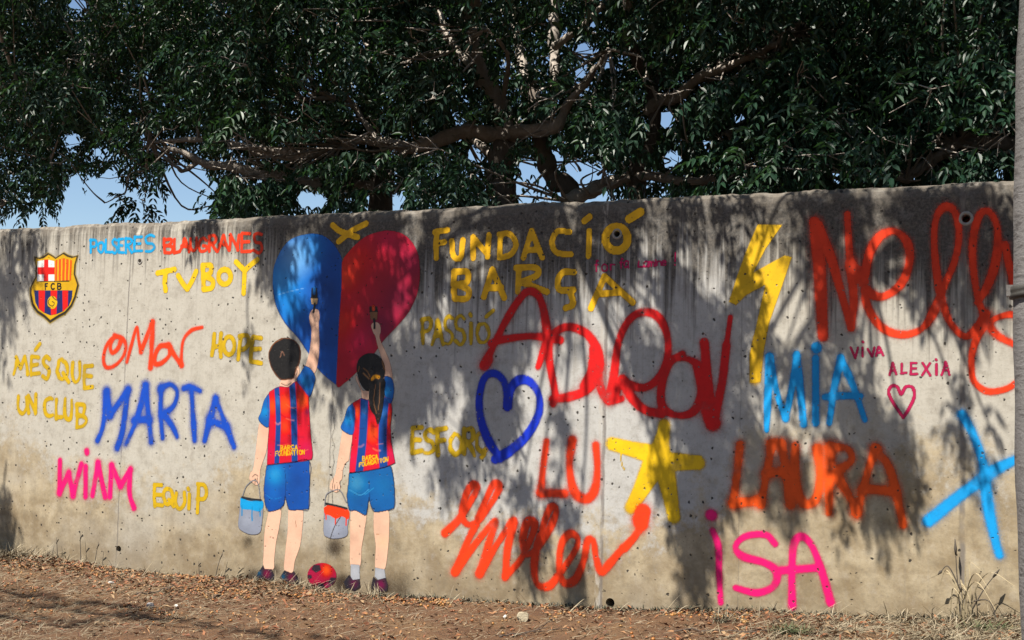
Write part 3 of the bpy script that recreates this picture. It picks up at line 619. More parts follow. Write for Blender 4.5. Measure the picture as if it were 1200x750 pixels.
fld.build('crest_field', 2, M_STENCIL, crest_o)
em = Canvas(out_, .02, .004)
for st in letters([('F', *z([(226, 356)])[0], *z([(246, 402)])[0]), ('C', *z([(274, 356)])[0], *z([(300, 402)])[0]), ('B', *z([(324, 354)])[0], *z([(354, 402)])[0])], 0):
    em.stroke(st, 1.5, (.012, .01, .008), .2)
em.blob(z([(284, 508)])[0], 3, (0, 0, 0), 0)
em.poly(z(arc(284, 508, 40, 52, 0, 345, 16)), (.66, .42, .04), .4)
for st in ([(262, 480), (250, 505), (265, 530), (290, 535), (300, 512), (282, 500)], [(285, 460), (300, 478), (318, 490)], [(250, 540), (270, 552)]): em.stroke(z(st), 1.0, (.03, .02, .01), .3)
for k in (185, 300): em.stroke(z([(k, 340), (k+118, 336)]), .8, (.02, .015, .01), .3, .8)
em.build('crest_emblem', 3, M_STENCIL, crest_o)

# two painted children seen from behind, with buckets, brushes and a ball
SKIN = (.72, .47, .35); SKIN2 = (.62, .38, .28); DARK = (.006, .005, .005); SH_B = (.010, .055, .24); SH_R = (.60, .028, .045); SH_O = (.80, .10, .03)
A = Zm(270, 380, 4.6833); B = Zm(270, 520, 4.1667); C_ = Zm(370, 380, 4.6833); D_ = Zm(370, 520, 4.1667); H = Zm(310, 260, 3.7474)
RS = .0055
def sheet(polys, fn, name, layer, parent=None, label=None, mat=None, res=RS, pad=.03):
    cv = Canvas([p for q in polys for p in q], pad, res); fn(cv); return cv.build(name, layer, mat or M_STENCIL, parent, label)
def fill(polys, name, layer, parent, col, shades=(), lines=(), label=None, soft=.55, curve=True, edge=None):
    def fn(cv):
        tot = 0
        for p in polys:
            tot = np.maximum(tot, cv.poly(p, col, soft, curve=curve))
        for p, r, c2, op in shades: cv.blob(p, r, c2, op, mask=tot)
        for p, w_, c2 in lines: cv.stroke(p, w_, c2, .4, .85)
        if edge:
            for p in polys: cv.stroke(list(p)+[p[0]], edge[0], edge[1], .4, .7)
    return sheet(polys+[l[0] for l in lines], fn, name, layer, parent, label)

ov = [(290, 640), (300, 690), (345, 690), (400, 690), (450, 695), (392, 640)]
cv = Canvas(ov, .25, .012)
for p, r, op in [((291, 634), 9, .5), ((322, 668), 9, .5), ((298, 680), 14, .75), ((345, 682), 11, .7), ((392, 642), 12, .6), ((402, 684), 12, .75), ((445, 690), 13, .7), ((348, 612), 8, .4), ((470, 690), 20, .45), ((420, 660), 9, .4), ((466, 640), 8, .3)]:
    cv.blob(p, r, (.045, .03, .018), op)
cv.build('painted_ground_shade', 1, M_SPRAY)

# boy
legL = B([(190, 325), (246, 318), (240, 400), (224, 480), (215, 560), (210, 612), (165, 607), (164, 520), (170, 420)]); legR = B([(284, 322), (352, 318), (351, 420), (340, 500), (316, 570), (304, 627), (264, 617), (270, 520), (281, 420)])
armU = H([(178, 640), (198, 570), (207, 480), (199, 440), (198, 410), (210, 386), (236, 386), (243, 420), (239, 450), (242, 540), (238, 600), (226, 655), (205, 665)])
armD = A([(158, 545), (208, 560), (206, 640), (196, 705)]) + B([(152, 108), (145, 140), (142, 192), (128, 202), (112, 192), (94, 172), (100, 140), (115, 110)])
neck = A([(288, 290), (348, 282), (352, 322), (320, 345), (278, 342), (272, 325)]); ear = A([(350, 280), (358, 236), (372, 226), (380, 250), (374, 282), (356, 304)])
boy = fill([legL, legR, armU, armD, neck, ear], 'painted_child', 2, wall, SKIN, [(B([(170, 470)])[0], 7, SKIN2, .5), (B([(345, 430)])[0], 7, SKIN2, .5), (H([(212, 600)])[0], 8, SKIN2, .6), (A([(200, 600)])[0], 6, SKIN2, .4)],
           [(B([(110, 160), (122, 150), (136, 158)]), 1.0, DARK), (B([(122, 172), (122, 196)]), .8, DARK), (B([(132, 166), (134, 192)]), .8, DARK), (B([(318, 375), (322, 405)]), .8, (.3, .16, .1)), (A([(280, 325), (310, 335), (335, 320)]), .9, DARK), (A([(362, 246), (368, 262), (360, 280)]), .9, DARK)], 'short-haired painted child seen from behind, one arm raised')
fill([A([(213, 190), (215, 148), (240, 105), (288, 76), (342, 84), (376, 115), (386, 160), (378, 212), (364, 240), (355, 270), (345, 296), (310, 302), (275, 300), (243, 265), (224, 230)])], 'hair', 4, boy, DARK, [], [(A([(276, 180), (285, 150), (298, 170)]), .9, (.25, .13, .09)), (A([(286, 80), (240, 108), (216, 150)]), .7, (.22, .08, .03))], edge=(.8, (.2, .07, .03)))
sleeveL = A([(212, 380), (186, 420), (170, 480), (157, 525), (205, 566), (216, 510), (216, 420)]); sleeveR = A([(410, 228), (442, 245), (466, 290), (460, 330), (440, 392), (424, 388), (395, 348), (366, 308), (386, 268)])
body = A([(272, 342), (320, 346), (346, 322), (372, 310), (402, 345), (430, 390), (433, 470), (441, 600), (453, 715), (448, 740), (400, 752), (300, 760), (202, 772), (205, 700), (214, 560), (209, 480), (205, 400), (216, 370), (250, 350)])
def shirt(cv, body, stripes, sleeves, hi, text, T):
    m_ = cv.poly(body, SH_R, .55)
    for p, r, c2, op in hi: cv.blob(p, r, c2, op, mask=m_)
    for pts, w_ in stripes:
        keep = cv.a.copy(); P = wall_uz(crom(pts, 6)); D, _ = cv._segd(P); hw = w_/px_per_m(pts[0][0])/.9/2
        cv.over(SH_B, smooth(1.15, .85, D/hw)*m_)
        mid_ = pts[len(pts)//2-1]; cv.blob((mid_[0], mid_[1]-6), 7, (.10, .24, .55), .55, mask=smooth(1, .4, D/hw)*m_)
    for s_ in sleeves:
        sm_ = cv.poly(s_, (.014, .11, .40), .55, curve=True); ctr = np.mean(s_, 0); cv.blob((ctr[0]-1, ctr[1]+2), 6, (.06, .30, .62), .7, mask=sm_); cv.stroke(list(s_)+[s_[0]], .7, (.008, .03, .12), .4, .6)
    gf = random.Random(len(text)+int(body[0][0])); bx = [p[0] for p in body]; by = [p[1] for p in body]
    for _ in range(9):
        x_ = gf.uniform(min(bx)+8, max(bx)-10); y_ = gf.uniform(min(by)+14, max(by)-8); l_ = gf.uniform(5, 13); dy_ = gf.uniform(-3, 9)
        cv.stroke([(x_-l_/2, y_-dy_/2), (x_, y_+gf.uniform(0, 2)), (x_+l_/2, y_+dy_/2)], gf.uniform(.8, 2.2), gf.choice([(.10, .01, .04), (.10, .01, .04), (.9, .35, .25)]), .9, gf.uniform(.18, .38))
    cv.stroke(list(body)+[body[0]], .8, (.12, .012, .05), .4, .5, curve=False)
    for st in letters(text, .05): cv.stroke(st, 1.0, (.72, .44, .03), .25, .95)
T_ = lambda s, x0, x1, y0, y1, sk, t: [(ch, *s([(x0+(x1-x0)*i/len(t), y0+sk*i/len(t))])[0], *s([(x0+(x1-x0)*(i+.78)/len(t), y1+sk*i/len(t))])[0]) for i, ch in enumerate(t)]
sheet([body, sleeveL, sleeveR], lambda cv: shirt(cv, body, [(A([(256, 352), (262, 450), (264, 560), (256, 762)]), 6.2), (A([(340, 330), (348, 450), (352, 600), (354, 752)]), 7.6)], [sleeveL, sleeveR],
      [(A([(232, 450)])[0], 9, SH_O, .8), (A([(300, 440)])[0], 11, SH_O, .8), (A([(300, 560)])[0], 9, (.86, .16, .10), .6), (A([(400, 420)])[0], 9, SH_O, .85), (A([(420, 700)])[0], 12, (.52, .02, .10), .7), (A([(215, 700)])[0], 9, (.55, .02, .09), .6), (A([(425, 480)])[0], 4, (.12, .01, .06), .7)],
      T_(A, 276, 374, 666, 692, -4, 'BARÇA') + T_(A, 248, 412, 698, 722, -10, 'FOUNDATION'), A), 'shirt', 3, boy, res=.0045)
shorts = B([(178, 106), (290, 94), (386, 84), (387, 200), (383, 316), (340, 321), (290, 322), (276, 285), (268, 255), (262, 295), (240, 318), (190, 330), (172, 300), (165, 220)])
fill([shorts], 'shorts', 3, boy, (.010, .07, .32), [(B([(220, 150)])[0], 12, (.08, .32, .60), .8), (B([(215, 250)])[0], 8, (.02, .14, .48), .6), (B([(340, 180)])[0], 10, (.008, .05, .24), .6)], [(B([(268, 130), (272, 200), (268, 270)]), .7, (.006, .03, .14)), (B([(175, 250), (210, 270), (250, 262)]), .6, (.04, .2, .5))], curve=False, edge=(.9, (.004, .018, .08)))
for p, cl in ((B([(122, 645), (150, 610), (161, 592), (168, 612), (202, 612), (217, 642), (216, 662), (188, 670), (148, 660)]), (.17, .01, .045)), (B([(243, 652), (265, 618), (300, 632), (311, 622), (342, 672), (335, 688), (290, 682), (254, 668)]), (.13, .008, .035))):
    ctr = tuple(np.mean(p, 0)); fill([p], 'shoe', 3, boy, (.012, .012, .02), [((ctr[0]+1, ctr[1]), 4.5, cl, .9), ((ctr[0]-8, ctr[1]-1), 3, (.01, .08, .16), .7)], curve=False)
def bucket(cv, body_, rim, dark, drips, handle, col, T):
    m_ = cv.poly(body_, (.24, .26, .32), .6, curve=True); ctr = np.mean(body_, 0); cv.blob((ctr[0]-4, ctr[1]), 8, (.34, .37, .44), .6, mask=m_); cv.stroke(list(body_)+[body_[0]], .6, (.16, .16, .2), .4, .5)
    cv.stroke(handle, 1.0, (.22, .22, .24), .3, .9); cv.poly(rim, col, .6, curve=True)
    for d in drips: cv.stroke(d, 1.4, np.array(col)*.75, .3)
    cv.stroke(dark, 2.2, (.012, .014, .018), .4)
bb = B([(52, 285), (100, 300), (156, 296), (153, 400), (140, 436), (100, 442), (58, 425), (40, 400), (46, 330)])
sheet([bb, B([(62, 190), (156, 190)])], lambda cv: bucket(cv, bb, B([(50, 264), (100, 280), (156, 278), (160, 312), (140, 330), (100, 322), (54, 314)]), B([(58, 262), (100, 270), (150, 276)]), [B([(58, 303), (57, 350)]), B([(107, 310), (107, 375)]), B([(146, 315), (146, 352)])], B([(60, 255), (80, 205), (118, 178), (138, 200), (146, 268)]), (.03, .30, .62), B), 'painted_bucket', 3, wall, 'painted grey bucket dripping blue', res=.0045)
def brush(cv, br, fe, hd, c1, c2):
    cv.poly(br, DARK, .5); cv.stroke([tuple(np.mean(br[:2], 0)), tuple(np.mean(br, 0))], 3.2, c1, .6, .85); cv.poly(fe, c2, .4); cv.stroke([fe[0], fe[1]], .8, DARK, .3); cv.stroke(hd, 2.4, DARK, .3)
p3 = (H([(208, 290), (232, 290), (234, 338), (205, 338)]), H([(204, 334), (236, 334), (232, 362), (208, 362)]), H([(222, 360), (220, 375), (216, 396)]))
sheet(list(p3), lambda cv: brush(cv, *p3, (.02, .14, .42), (.52, .36, .20)), 'painted_brush', 4, wall, 'painted brush tipped with blue', res=.0045)
# girl
legL = D_([(174, 322), (244, 338), (239, 420), (226, 500), (216, 600), (172, 598), (168, 500), (169, 400)]); legR = D_([(284, 330), (353, 326), (359, 420), (353, 520), (336, 615), (292, 608), (294, 500), (284, 420)])
armU = H([(548, 695), (525, 690), (520, 620), (500, 555), (488, 505), (478, 485), (469, 455), (485, 440), (506, 450), (511, 480), (506, 510), (532, 570), (552, 620), (564, 690)])
armD = C_([(148, 580), (206, 600), (192, 680), (182, 745)]) + D_([(150, 90), (134, 125), (129, 170), (118, 186), (121, 216), (105, 236), (88, 232), (70, 216), (75, 186), (96, 150), (105, 100)])
face = C_([(224, 275), (236, 310), (250, 350), (266, 366), (290, 360), (290, 412), (258, 412), (250, 366), (234, 330), (220, 300)])
girl = fill([legL, legR, armU, armD, face], 'painted_child', 2, wall, (.70, .46, .34), [(D_([(180, 470)])[0], 7, SKIN2, .5), (D_([(330, 480)])[0], 8, (.72, .50, .32), .5), (H([(535, 640)])[0], 8, SKIN2, .6)],
            [(D_([(92, 195), (95, 228)]), .7, DARK), (D_([(106, 195), (106, 232)]), .7, DARK), (D_([(118, 186), (122, 214)]), .7, DARK), (D_([(298, 442), (318, 440)]), .6, (.4, .2, .1))], 'ponytailed painted child seen from behind, one arm raised')
tail = C_([(306, 305), (350, 288), (382, 310), (380, 360), (371, 450), (356, 522), (340, 548), (326, 502), (304, 470), (294, 420), (298, 350)])
fill([C_([(228, 262), (226, 230), (240, 190), (280, 162), (330, 164), (366, 195), (381, 240), (376, 290), (350, 305), (328, 315), (310, 332), (290, 366), (264, 352), (240, 310)]), tail], 'hair', 4, girl, DARK, [],
     [(C_([(262, 240), (285, 260), (300, 290)]), .9, (.30, .15, .06)), (C_([(262, 268), (285, 290), (295, 300)]), 1.2, (.42, .22, .10)), (C_([(240, 230), (236, 260)]), .9, (.26, .12, .05)), (C_([(330, 330), (320, 420), (335, 490)]), .9, (.22, .11, .05)), (C_([(356, 320), (352, 400), (345, 470)]), .8, (.20, .10, .05)), (C_([(312, 302), (326, 286), (346, 290)]), 3.4, (.68, .30, .03)), (C_([(366, 200), (378, 250)]), .9, (.28, .13, .05))])
sleeveL = C_([(202, 435), (176, 460), (158, 520), (141, 572), (202, 606), (216, 540), (216, 470)]); sleeveR = C_([(380, 284), (416, 296), (429, 340), (426, 400), (410, 435), (386, 405), (374, 340)])
body = C_([(204, 432), (250, 406), (300, 420), (380, 400), (412, 410), (421, 470), (411, 560), (416, 650), (437, 760), (380, 786), (290, 802), (186, 818), (190, 740), (204, 610), (215, 520), (206, 450)])
sheet([body, sleeveL, sleeveR], lambda cv: shirt(cv, body, [(C_([(268, 412), (266, 500), (258, 640), (240, 808)]), 9.5), (C_([(382, 405), (372, 520), (368, 640), (374, 786)]), 9.8)], [sleeveL, sleeveR],
      [(C_([(230, 480)])[0], 8, SH_O, .7), (C_([(315, 600)])[0], 10, SH_O, .8), (C_([(405, 520)])[0], 8, SH_O, .8), (C_([(205, 740)])[0], 9, (.62, .03, .09), .6), (C_([(425, 720)])[0], 8, (.52, .02, .10), .6)],
      T_(C_, 258, 345, 724, 748, -10, 'BARÇA') + T_(C_, 240, 402, 760, 782, -34, 'FOUNDATION'), C_), 'shirt', 3, girl, res=.0045)
shorts = D_([(165, 143), (250, 134), (330, 118), (366, 110), (379, 160), (386, 240), (383, 312), (350, 324), (290, 332), (270, 300), (262, 262), (255, 300), (245, 348), (200, 326), (165, 322), (154, 260), (160, 200)])
fill([shorts], 'shorts', 3, girl, (.012, .095, .30), [(D_([(200, 190)])[0], 12, (.10, .32, .52), .7), (D_([(330, 200)])[0], 14, (.03, .16, .38), .6), (D_([(230, 280)])[0], 10, (.01, .07, .24), .5)], [(D_([(165, 225), (220, 250), (262, 222)]), .8, (.10, .32, .55)), (D_([(240, 250), (285, 215)]), .7, (.08, .28, .5)), (D_([(262, 180), (264, 270)]), .6, (.006, .03, .12))], curve=False, edge=(.9, (.004, .018, .07)))
for p in (D_([(172, 588), (215, 592), (216, 662), (172, 667)]), D_([(292, 605), (336, 612), (343, 658), (310, 670), (289, 648)])):
    fill([p], 'sock', 3, girl, (.33, .34, .37), [(tuple(np.mean(p, 0)), 5, (.42, .43, .46), .6)], curve=False)
for p, cl in ((D_([(138, 675), (165, 638), (182, 666), (215, 660), (220, 700), (190, 718), (148, 704)]), (.09, .008, .04)), (D_([(273, 694), (282, 648), (300, 666), (342, 654), (354, 690), (351, 718), (310, 722), (278, 708)]), (.17, .01, .06))):
    ctr = tuple(np.mean(p, 0)); fill([p], 'shoe', 4, girl, (.012, .010, .016), [((ctr[0]+2, ctr[1]), 5, cl, .8)], curve=False)
bb = D_([(44, 315), (100, 330), (161, 330), (157, 400), (152, 448), (100, 462), (58, 455), (40, 430)])
sheet([bb, D_([(40, 225), (165, 225)])], lambda cv: bucket(cv, bb, D_([(40, 312), (70, 298), (120, 306), (162, 326), (160, 368), (130, 355), (100, 366), (70, 350), (46, 342)]), D_([(50, 292), (105, 304), (152, 316)]), [D_([(98, 355), (98, 394)]), D_([(150, 360), (150, 398)]), D_([(50, 340), (52, 368)])], D_([(45, 300), (52, 250), (82, 230), (120, 228), (150, 285)]), (.82, .085, .05), D_), 'painted_bucket', 3, wall, 'painted grey bucket dripping red', res=.0045)
p4 = (H([(462, 372), (496, 372), (498, 398), (463, 398)]), H([(463, 395), (498, 395), (496, 430), (467, 430)]), H([(482, 428), (484, 445), (484, 466)]))
sheet(list(p4), lambda cv: brush(cv, *p4, (.8, .08, .02), (.20, .10, .05)), 'painted_brush', 4, wall, 'painted brush tipped with red', res=.0045)
bc = (377.5, 674.5)
def ball(cv):
    m_ = cv.poly([(bc[0]+17*math.cos(t), bc[1]+15*math.sin(t)) for t in np.linspace(0, 2*math.pi, 24, endpoint=False)], (.30, .012, .045), .6)
    cv.blob((383, 668), 7, (.80, .10, .03), .9, mask=m_); cv.blob((368, 680), 6, (.40, .03, .06), .6, mask=m_); cv.blob((388, 685), 6, (.03, .02, .07), .7, mask=m_)
    for cx_, cy_, r_ in ((371, 666, 6.2), (391, 681, 6.2), (376, 687, 5.5), (363, 676, 3.5)):
        cv.poly([(cx_+r_*math.cos(t), cy_+r_*.85*math.sin(t)) for t in np.linspace(.4, .4+2*math.pi, 5, endpoint=False)], (.02, .012, .02), .6, mod=m_)
sheet([[(358, 655), (398, 694)]], ball, 'painted_ball', 3, wall, 'painted red and black football between the children', res=.0045)
cr = Canvas([(372, 440), (406, 640)], .05, .004)
for st, w_ in (([(391, 458), (390, 480), (391, 500), (390, 512), (392, 522), (390, 530), (392, 541), (390, 552), (391, 560)], .55), ([(392, 560), (389, 575), (391, 590)], .6), ([(399, 605), (392, 618), (387, 632)], .8), ([(352, 640), (355, 650), (351, 655)], .8), ([(300, 640), (294, 660), (285, 672), (272, 668)], .7)):
    cr.stroke([(a+random.uniform(-1, 1), b) for a, b in st], w_, (.05, .042, .035), .5, .7)
cr.build('crack_line', 5, M_SPRAY)

# ------------------------------------------------------------------ trees behind the wall
def unit(a): return a/(np.linalg.norm(a, axis=-1, keepdims=True)+1e-9)
def leaves_arrays(P, D, L, tone, pairs=5, g=rng, lsize=1.0):
    """pinnate leaves: P base (N,3), D direction, L length; returns verts, tone per vertex (6 verts per leaflet)"""
    N = len(P); K = 2*pairs+1
    up = np.array([0, 0, 1.]); D = unit(D)
    b = unit(np.cross(D, up+g.normal(0, .45, (N, 3))))
    t = np.concatenate([np.repeat(np.linspace(.28, .92, pairs), 2), [1.0]]); side = np.concatenate([np.tile([1., -1.], pairs), [0.]])
    base = P[:, None] + D[:, None]*(L[:, None, None]*t[None, :, None]); base[..., 2] -= (L[:, None]*.45*t[None]**2)
    dirL = b[:, None]*side[None, :, None]*.85 + D[:, None]*np.where(side == 0, 1.0, .45)[None, :, None]
    dirL[..., 2] -= .35 + .25*t[None]; dirL = unit(dirL + g.normal(0, .16, (N, K, 3)))
    nrm = unit(np.cross(b, D)); nrm = nrm*np.sign(nrm[:, 2:3]+1e-6)
    wv = unit(np.cross(dirL, nrm[:, None]+g.normal(0, .35, (N, K, 3)))); nn = np.cross(wv, dirL)
    ln = (L*.25)[:, None]*g.uniform(.78, 1.15, (N, K))*lsize*np.where(t > .8, .9, 1)[None]; wd = ln*g.uniform(.17, .23, (N, K))
    ln = ln[..., None]; wd = wd[..., None]; dn = np.array([0, 0, -1.])
    f = nn*wd*.45
    v = np.stack([base, base+dirL*ln*.30+wv*wd*.85+f, base+dirL*ln*.62+wv*wd*.8+f*.8+dn*ln*.04, base+dirL*ln+dn*ln*.16,
                  base+dirL*ln*.62-wv*wd*.8+f*.8+dn*ln*.04, base+dirL*ln*.30-wv*wd*.85+f], 2)
    tn = np.clip(tone[:, None]+g.normal(0, .07, (N, K)), 0, 1)
    return v.reshape(-1, 3), np.repeat(tn.reshape(-1), 6)
def crown_mesh(name, chunks):
    V = np.vstack([c[0] for c in chunks]); T = np.concatenate([c[1] for c in chunks]); n = len(V)//6
    b = np.arange(n)*6
    f = np.stack([b, b+1, b+2, b+3, b, b+3, b+4, b+5], 1).reshape(-1, 4)
    return mesh_np(name, V, f.ravel(), np.full(len(f), 4), {'tone': T})

def ploc(px, py, Y): return on_plane(px, py, Y)
TREES = {}
def new_tree(key, name, loc, label):
    t = empty(name, loc); tag(t, label, 'tree', 'trees around the wall'); TREES[key] = dict(o=t, loc=np.array(loc, float), samp=[], chunks=[], twigs=MB()); return t
def limb(key, name, pts, rad, seed=0, k=9):
    T = TREES[key]; rad = [q*(.70 if name == 'trunk' else .68) for q in rad]; P = crom(pts, 8); r = np.interp(np.linspace(0, 1, len(P)), np.linspace(0, 1, len(rad)), rad)
    g = np.random.default_rng(seed); P = P + np.cumsum(g.normal(0, .006, P.shape), 0)*np.linspace(0, 1, len(P))[:, None]
    r = r*(1+.10*np.sin(np.arange(len(P))*.9+seed)+g.normal(0, .03, len(P)))
    mb = MB(); mb.tube(P-T['loc'], r, k, True, .10, seed)
    T['samp'].append(P); T.setdefault('show', []).append(0 if key == 'w' and (name == 'trunk' or seed == 31) else 2 if seed in (3, 5, 16, 22, 23, 27, 28) else 1)
    return link(name, mb.mesh(name), M_BARK if name == 'trunk' else M_LIMB, T['o'])
def px_limb(key, name, pts, rad, seed=0):
    """pts: (px, py, depth)"""
    return limb(key, name, [ploc(*p) for p in pts], rad, seed)

new_tree('c', 'chinaberry_tree', (float(ploc(592, 200, 2.1)[0]), 2.1, 0), 'broad tree whose thick dark trunk stands behind the bright amber capitals')
b0 = ploc(592, 262, 2.1)
limb('c', 'trunk', [(b0[0]+.03, 2.1, -.1), (b0[0], 2.1, 1.2), b0, ploc(586, 205, 2.1), ploc(592, 160, 2.1)], [.24, .20, .175, .16, .15], 1, 12)
px_limb('c', 'limb', [(592, 165, 2.1), (586, 125, 2.1), (566, 85, 2.0), (555, 40, 1.9), (548, -40, 1.6), (560, -140, 1.0), (575, -260, .2)], [.14, .12, .11, .10, .09, .07, .05], 2)
px_limb('c', 'limb', [(592, 162, 2.1), (560, 154, 1.95), (540, 156, 1.9), (505, 168, 1.8), (480, 172, 1.75), (440, 163, 1.8), (400, 166, 1.8), (345, 182, 1.9), (290, 178, 2.1)], [.09, .085, .085, .08, .07, .06, .055, .045, .03], 3)
px_limb('c', 'limb', [(442, 163, 1.8), (425, 140, 1.85), (410, 118, 1.9), (378, 113, 2.0), (350, 113, 2.1)], [.04, .035, .03, .026, .02], 4)
px_limb('c', 'limb', [(598, 155, 2.1), (625, 152, 2.0), (655, 146, 1.9), (668, 120, 1.9), (700, 80, 1.8), (720, 45, 1.7)], [.09, .085, .075, .05, .04, .03], 5)
px_limb('c', 'limb', [(640, 150, 2.0), (650, 95, 2.1), (648, 40, 2.2), (655, -30, 2.2), (690, -140, 1.6)], [.07, .07, .07, .06, .05], 6)
px_limb('c', 'limb', [(650, 55, 2.1), (672, 38, 2.0), (700, 15, 1.9), (730, -20, 1.8)], [.05, .045, .04, .03], 7)
px_limb('c', 'limb', [(566, 85, 2.0), (545, 70, 2.1), (525, 40, 2.2), (515, 12, 2.3)], [.05, .04, .035, .03], 8)
px_limb('c', 'limb', [(560, 100, 2.0), (540, 65, 2.2), (500, 66, 2.3), (470, 74, 2.4), (430, 50, 2.6)], [.04, .035, .03, .026, .02], 9)
px_limb('c', 'limb', [(595, 200, 2.2), (560, 165, 2.5), (548, 160, 2.8)], [.06, .05, .04], 10)
px_limb('c', 'limb', [(590, 120, 2.1), (596, 70, 1.7), (592, 55, 1.6), (572, 35, 1.5)], [.03, .025, .022, .018], 11)
limb('c', 'limb', [ploc(555, 40, 1.9), (float(b0[0])+.2, .9, 4.9), (float(b0[0])+.5, -.4, 5.2), (float(b0[0])+.9, -1.7, 5.1)], [.09, .07, .05, .03], 12)

new_tree('m', 'chinaberry_tree', (float(ploc(668, 232, 2.4)[0]), 2.4, 0), 'tree with a bent black stem rising behind the drilled ring')
b1 = ploc(668, 240, 2.4)
limb('m', 'trunk', [(b1[0]+.2, 2.5, -.1), (b1[0]+.15, 2.45, 1.3), b1, ploc(645, 212, 2.4), ploc(633, 185, 2.35), ploc(625, 155, 2.3), ploc(618, 110, 2.4)], [.16, .14, .12, .12, .11, .10, .08], 13, 10)
px_limb('m', 'limb', [(618, 112, 2.4), (610, 60, 2.7), (600, 0, 2.9), (590, -90, 2.8)], [.07, .06, .05, .03], 14)

new_tree('r', 'chinaberry_tree', (float(ploc(742, 230, 2.3)[0]), 2.3, 0), 'tree with a curved slim trunk and tangled grey twigs above the wall middle')
b2 = ploc(746, 240, 2.3)
limb('r', 'trunk', [(b2[0]+.05, 2.3, -.1), (b2[0], 2.3, 1.3), b2, ploc(742, 205, 2.3), ploc(757, 170, 2.3), ploc(759, 130, 2.25), ploc(752, 92, 2.2), ploc(735, 62, 2.1), ploc(727, 0, 1.9), ploc(720, -90, 1.5)], [.16, .13, .11, .085, .08, .075, .07, .065, .06, .045], 15, 10)
px_limb('r', 'limb', [(758, 132, 2.25), (772, 118, 2.2), (795, 112, 2.15), (812, 92, 2.1), (840, 80, 2.0), (875, 64, 1.9), (930, 30, 1.7)], [.075, .07, .07, .06, .05, .04, .03], 16)
px_limb('r', 'limb', [(665, 236, 1.9), (690, 226, 2.0), (715, 212, 2.15), (738, 205, 2.3)], [.085, .085, .08, .07], 17)
px_limb('r', 'limb', [(742, 207, 2.3), (770, 208, 2.2), (800, 214, 2.1), (840, 205, 2.0), (880, 190, 1.9)], [.06, .055, .05, .04, .03], 18)
px_limb('r', 'limb', [(820, 182, 2.4), (838, 168, 2.3), (850, 155, 2.3)], [.02, .016, .012], 19)
limb('r', 'limb', [ploc(735, 62, 2.1), (float(b2[0])+.4, 1.0, 4.8), (float(b2[0])+.9, -.3, 5.1), (float(b2[0])+1.6, -1.6, 4.9)], [.07, .055, .04, .025], 20)

new_tree('e', 'chinaberry_tree', (9.6, 1.9, 0), 'leafy tree at the pole end of the wall with a sawn-off limb')
limb('e', 'trunk', [(9.6, 1.9, -.1), (9.55, 1.9, 1.8), (9.4, 1.85, 3.4), (9.2, 1.7, 5.2), (9.0, 1.3, 6.8)], [.22, .18, .15, .10, .05], 21, 12)
px_limb('e', 'limb', [(1260, 178, 1.7), (1185, 168, 1.5), (1130, 172, 1.45), (1102, 180, 1.4)], [.10, .075, .06, .04], 22)
px_limb('e', 'limb', [(1128, 163, 1.3), (1100, 183, 1.2), (1080, 196, 1.15), (1064, 206, 1.1)], [.05, .055, .05, .045], 23)
limb('e', 'limb', [(9.3, 1.8, 4.2), (8.6, .9, 4.9), (7.9, -.3, 5.2), (7.2, -1.5, 5.1)], [.08, .06, .045, .025], 24)

new_tree('w', 'chinaberry_tree', (float(ploc(445, 220, 2.6)[0]), 2.6, 0), 'low spreading tree with branches lying along the wall beside the sky gap')
b3 = ploc(445, 228, 2.6)
limb('w', 'trunk', [(b3[0], 2.6, -.1), (b3[0], 2.6, 1.4), b3, ploc(438, 190, 2.6), ploc(425, 110, 2.6), ploc(400, 20, 2.5), ploc(380, -90, 2.2)], [.2, .17, .14, .11, .09, .07, .04], 25, 10)
px_limb('w', 'limb', [(443, 216, 2.6), (410, 216, 2.4), (370, 215, 2.3), (335, 209, 2.2), (300, 206, 2.1), (262, 196, 2.0)], [.10, .10, .09, .08, .07, .05], 26)
px_limb('w', 'limb', [(300, 206, 2.1), (275, 195, 2.0), (240, 190, 1.9), (215, 176, 1.8), (188, 168, 1.8)], [.07, .065, .055, .04, .03], 27)
px_limb('w', 'limb', [(370, 180, 2.0), (330, 178, 2.0), (290, 172, 2.0), (240, 163, 1.9), (172, 166, 1.8)], [.05, .05, .045, .04, .025], 28)
px_limb('w', 'limb', [(232, 190, 1.9), (215, 200, 1.8), (205, 193, 1.7), (178, 180, 1.6), (150, 200, 1.5)], [.035, .028, .025, .02, .014], 29)
px_limb('w', 'limb', [(172, 200, 1.5), (152, 205, 1.5), (146, 228, 1.5), (124, 243, 1.4)], [.014, .013, .012, .008], 30)
px_limb('w', 'limb', [(380, 60, 2.5), (300, 40, 2.4), (200, 50, 2.2), (100, 80, 2.0), (20, 120, 1.8)], [.08, .065, .05, .04, .025], 31)

new_tree('n', 'chinaberry_tree', (-4.6, 1.7, 0), 'drooping tree at the crest end of the wall with leaves hanging against open sky')
limb('n', 'trunk', [(-4.6, 1.7, -.1), (-4.55, 1.7, 1.8), (-4.3, 1.6, 3.5), (-3.8, 1.3, 5.2), (-3.2, .8, 6.6)], [.24, .19, .16, .11, .05], 32, 12)
px_limb('n', 'limb', [(-190, 60, 1.6), (-80, 90, 1.5), (0, 120, 1.4), (50, 160, 1.3), (60, 210, 1.2)], [.09, .07, .055, .035, .015], 33)
px_limb('n', 'limb', [(-120, 260, 1.5), (-40, 262, 1.4), (0, 245, 1.3), (14, 238, 1.3)], [.03, .024, .018, .012], 34)

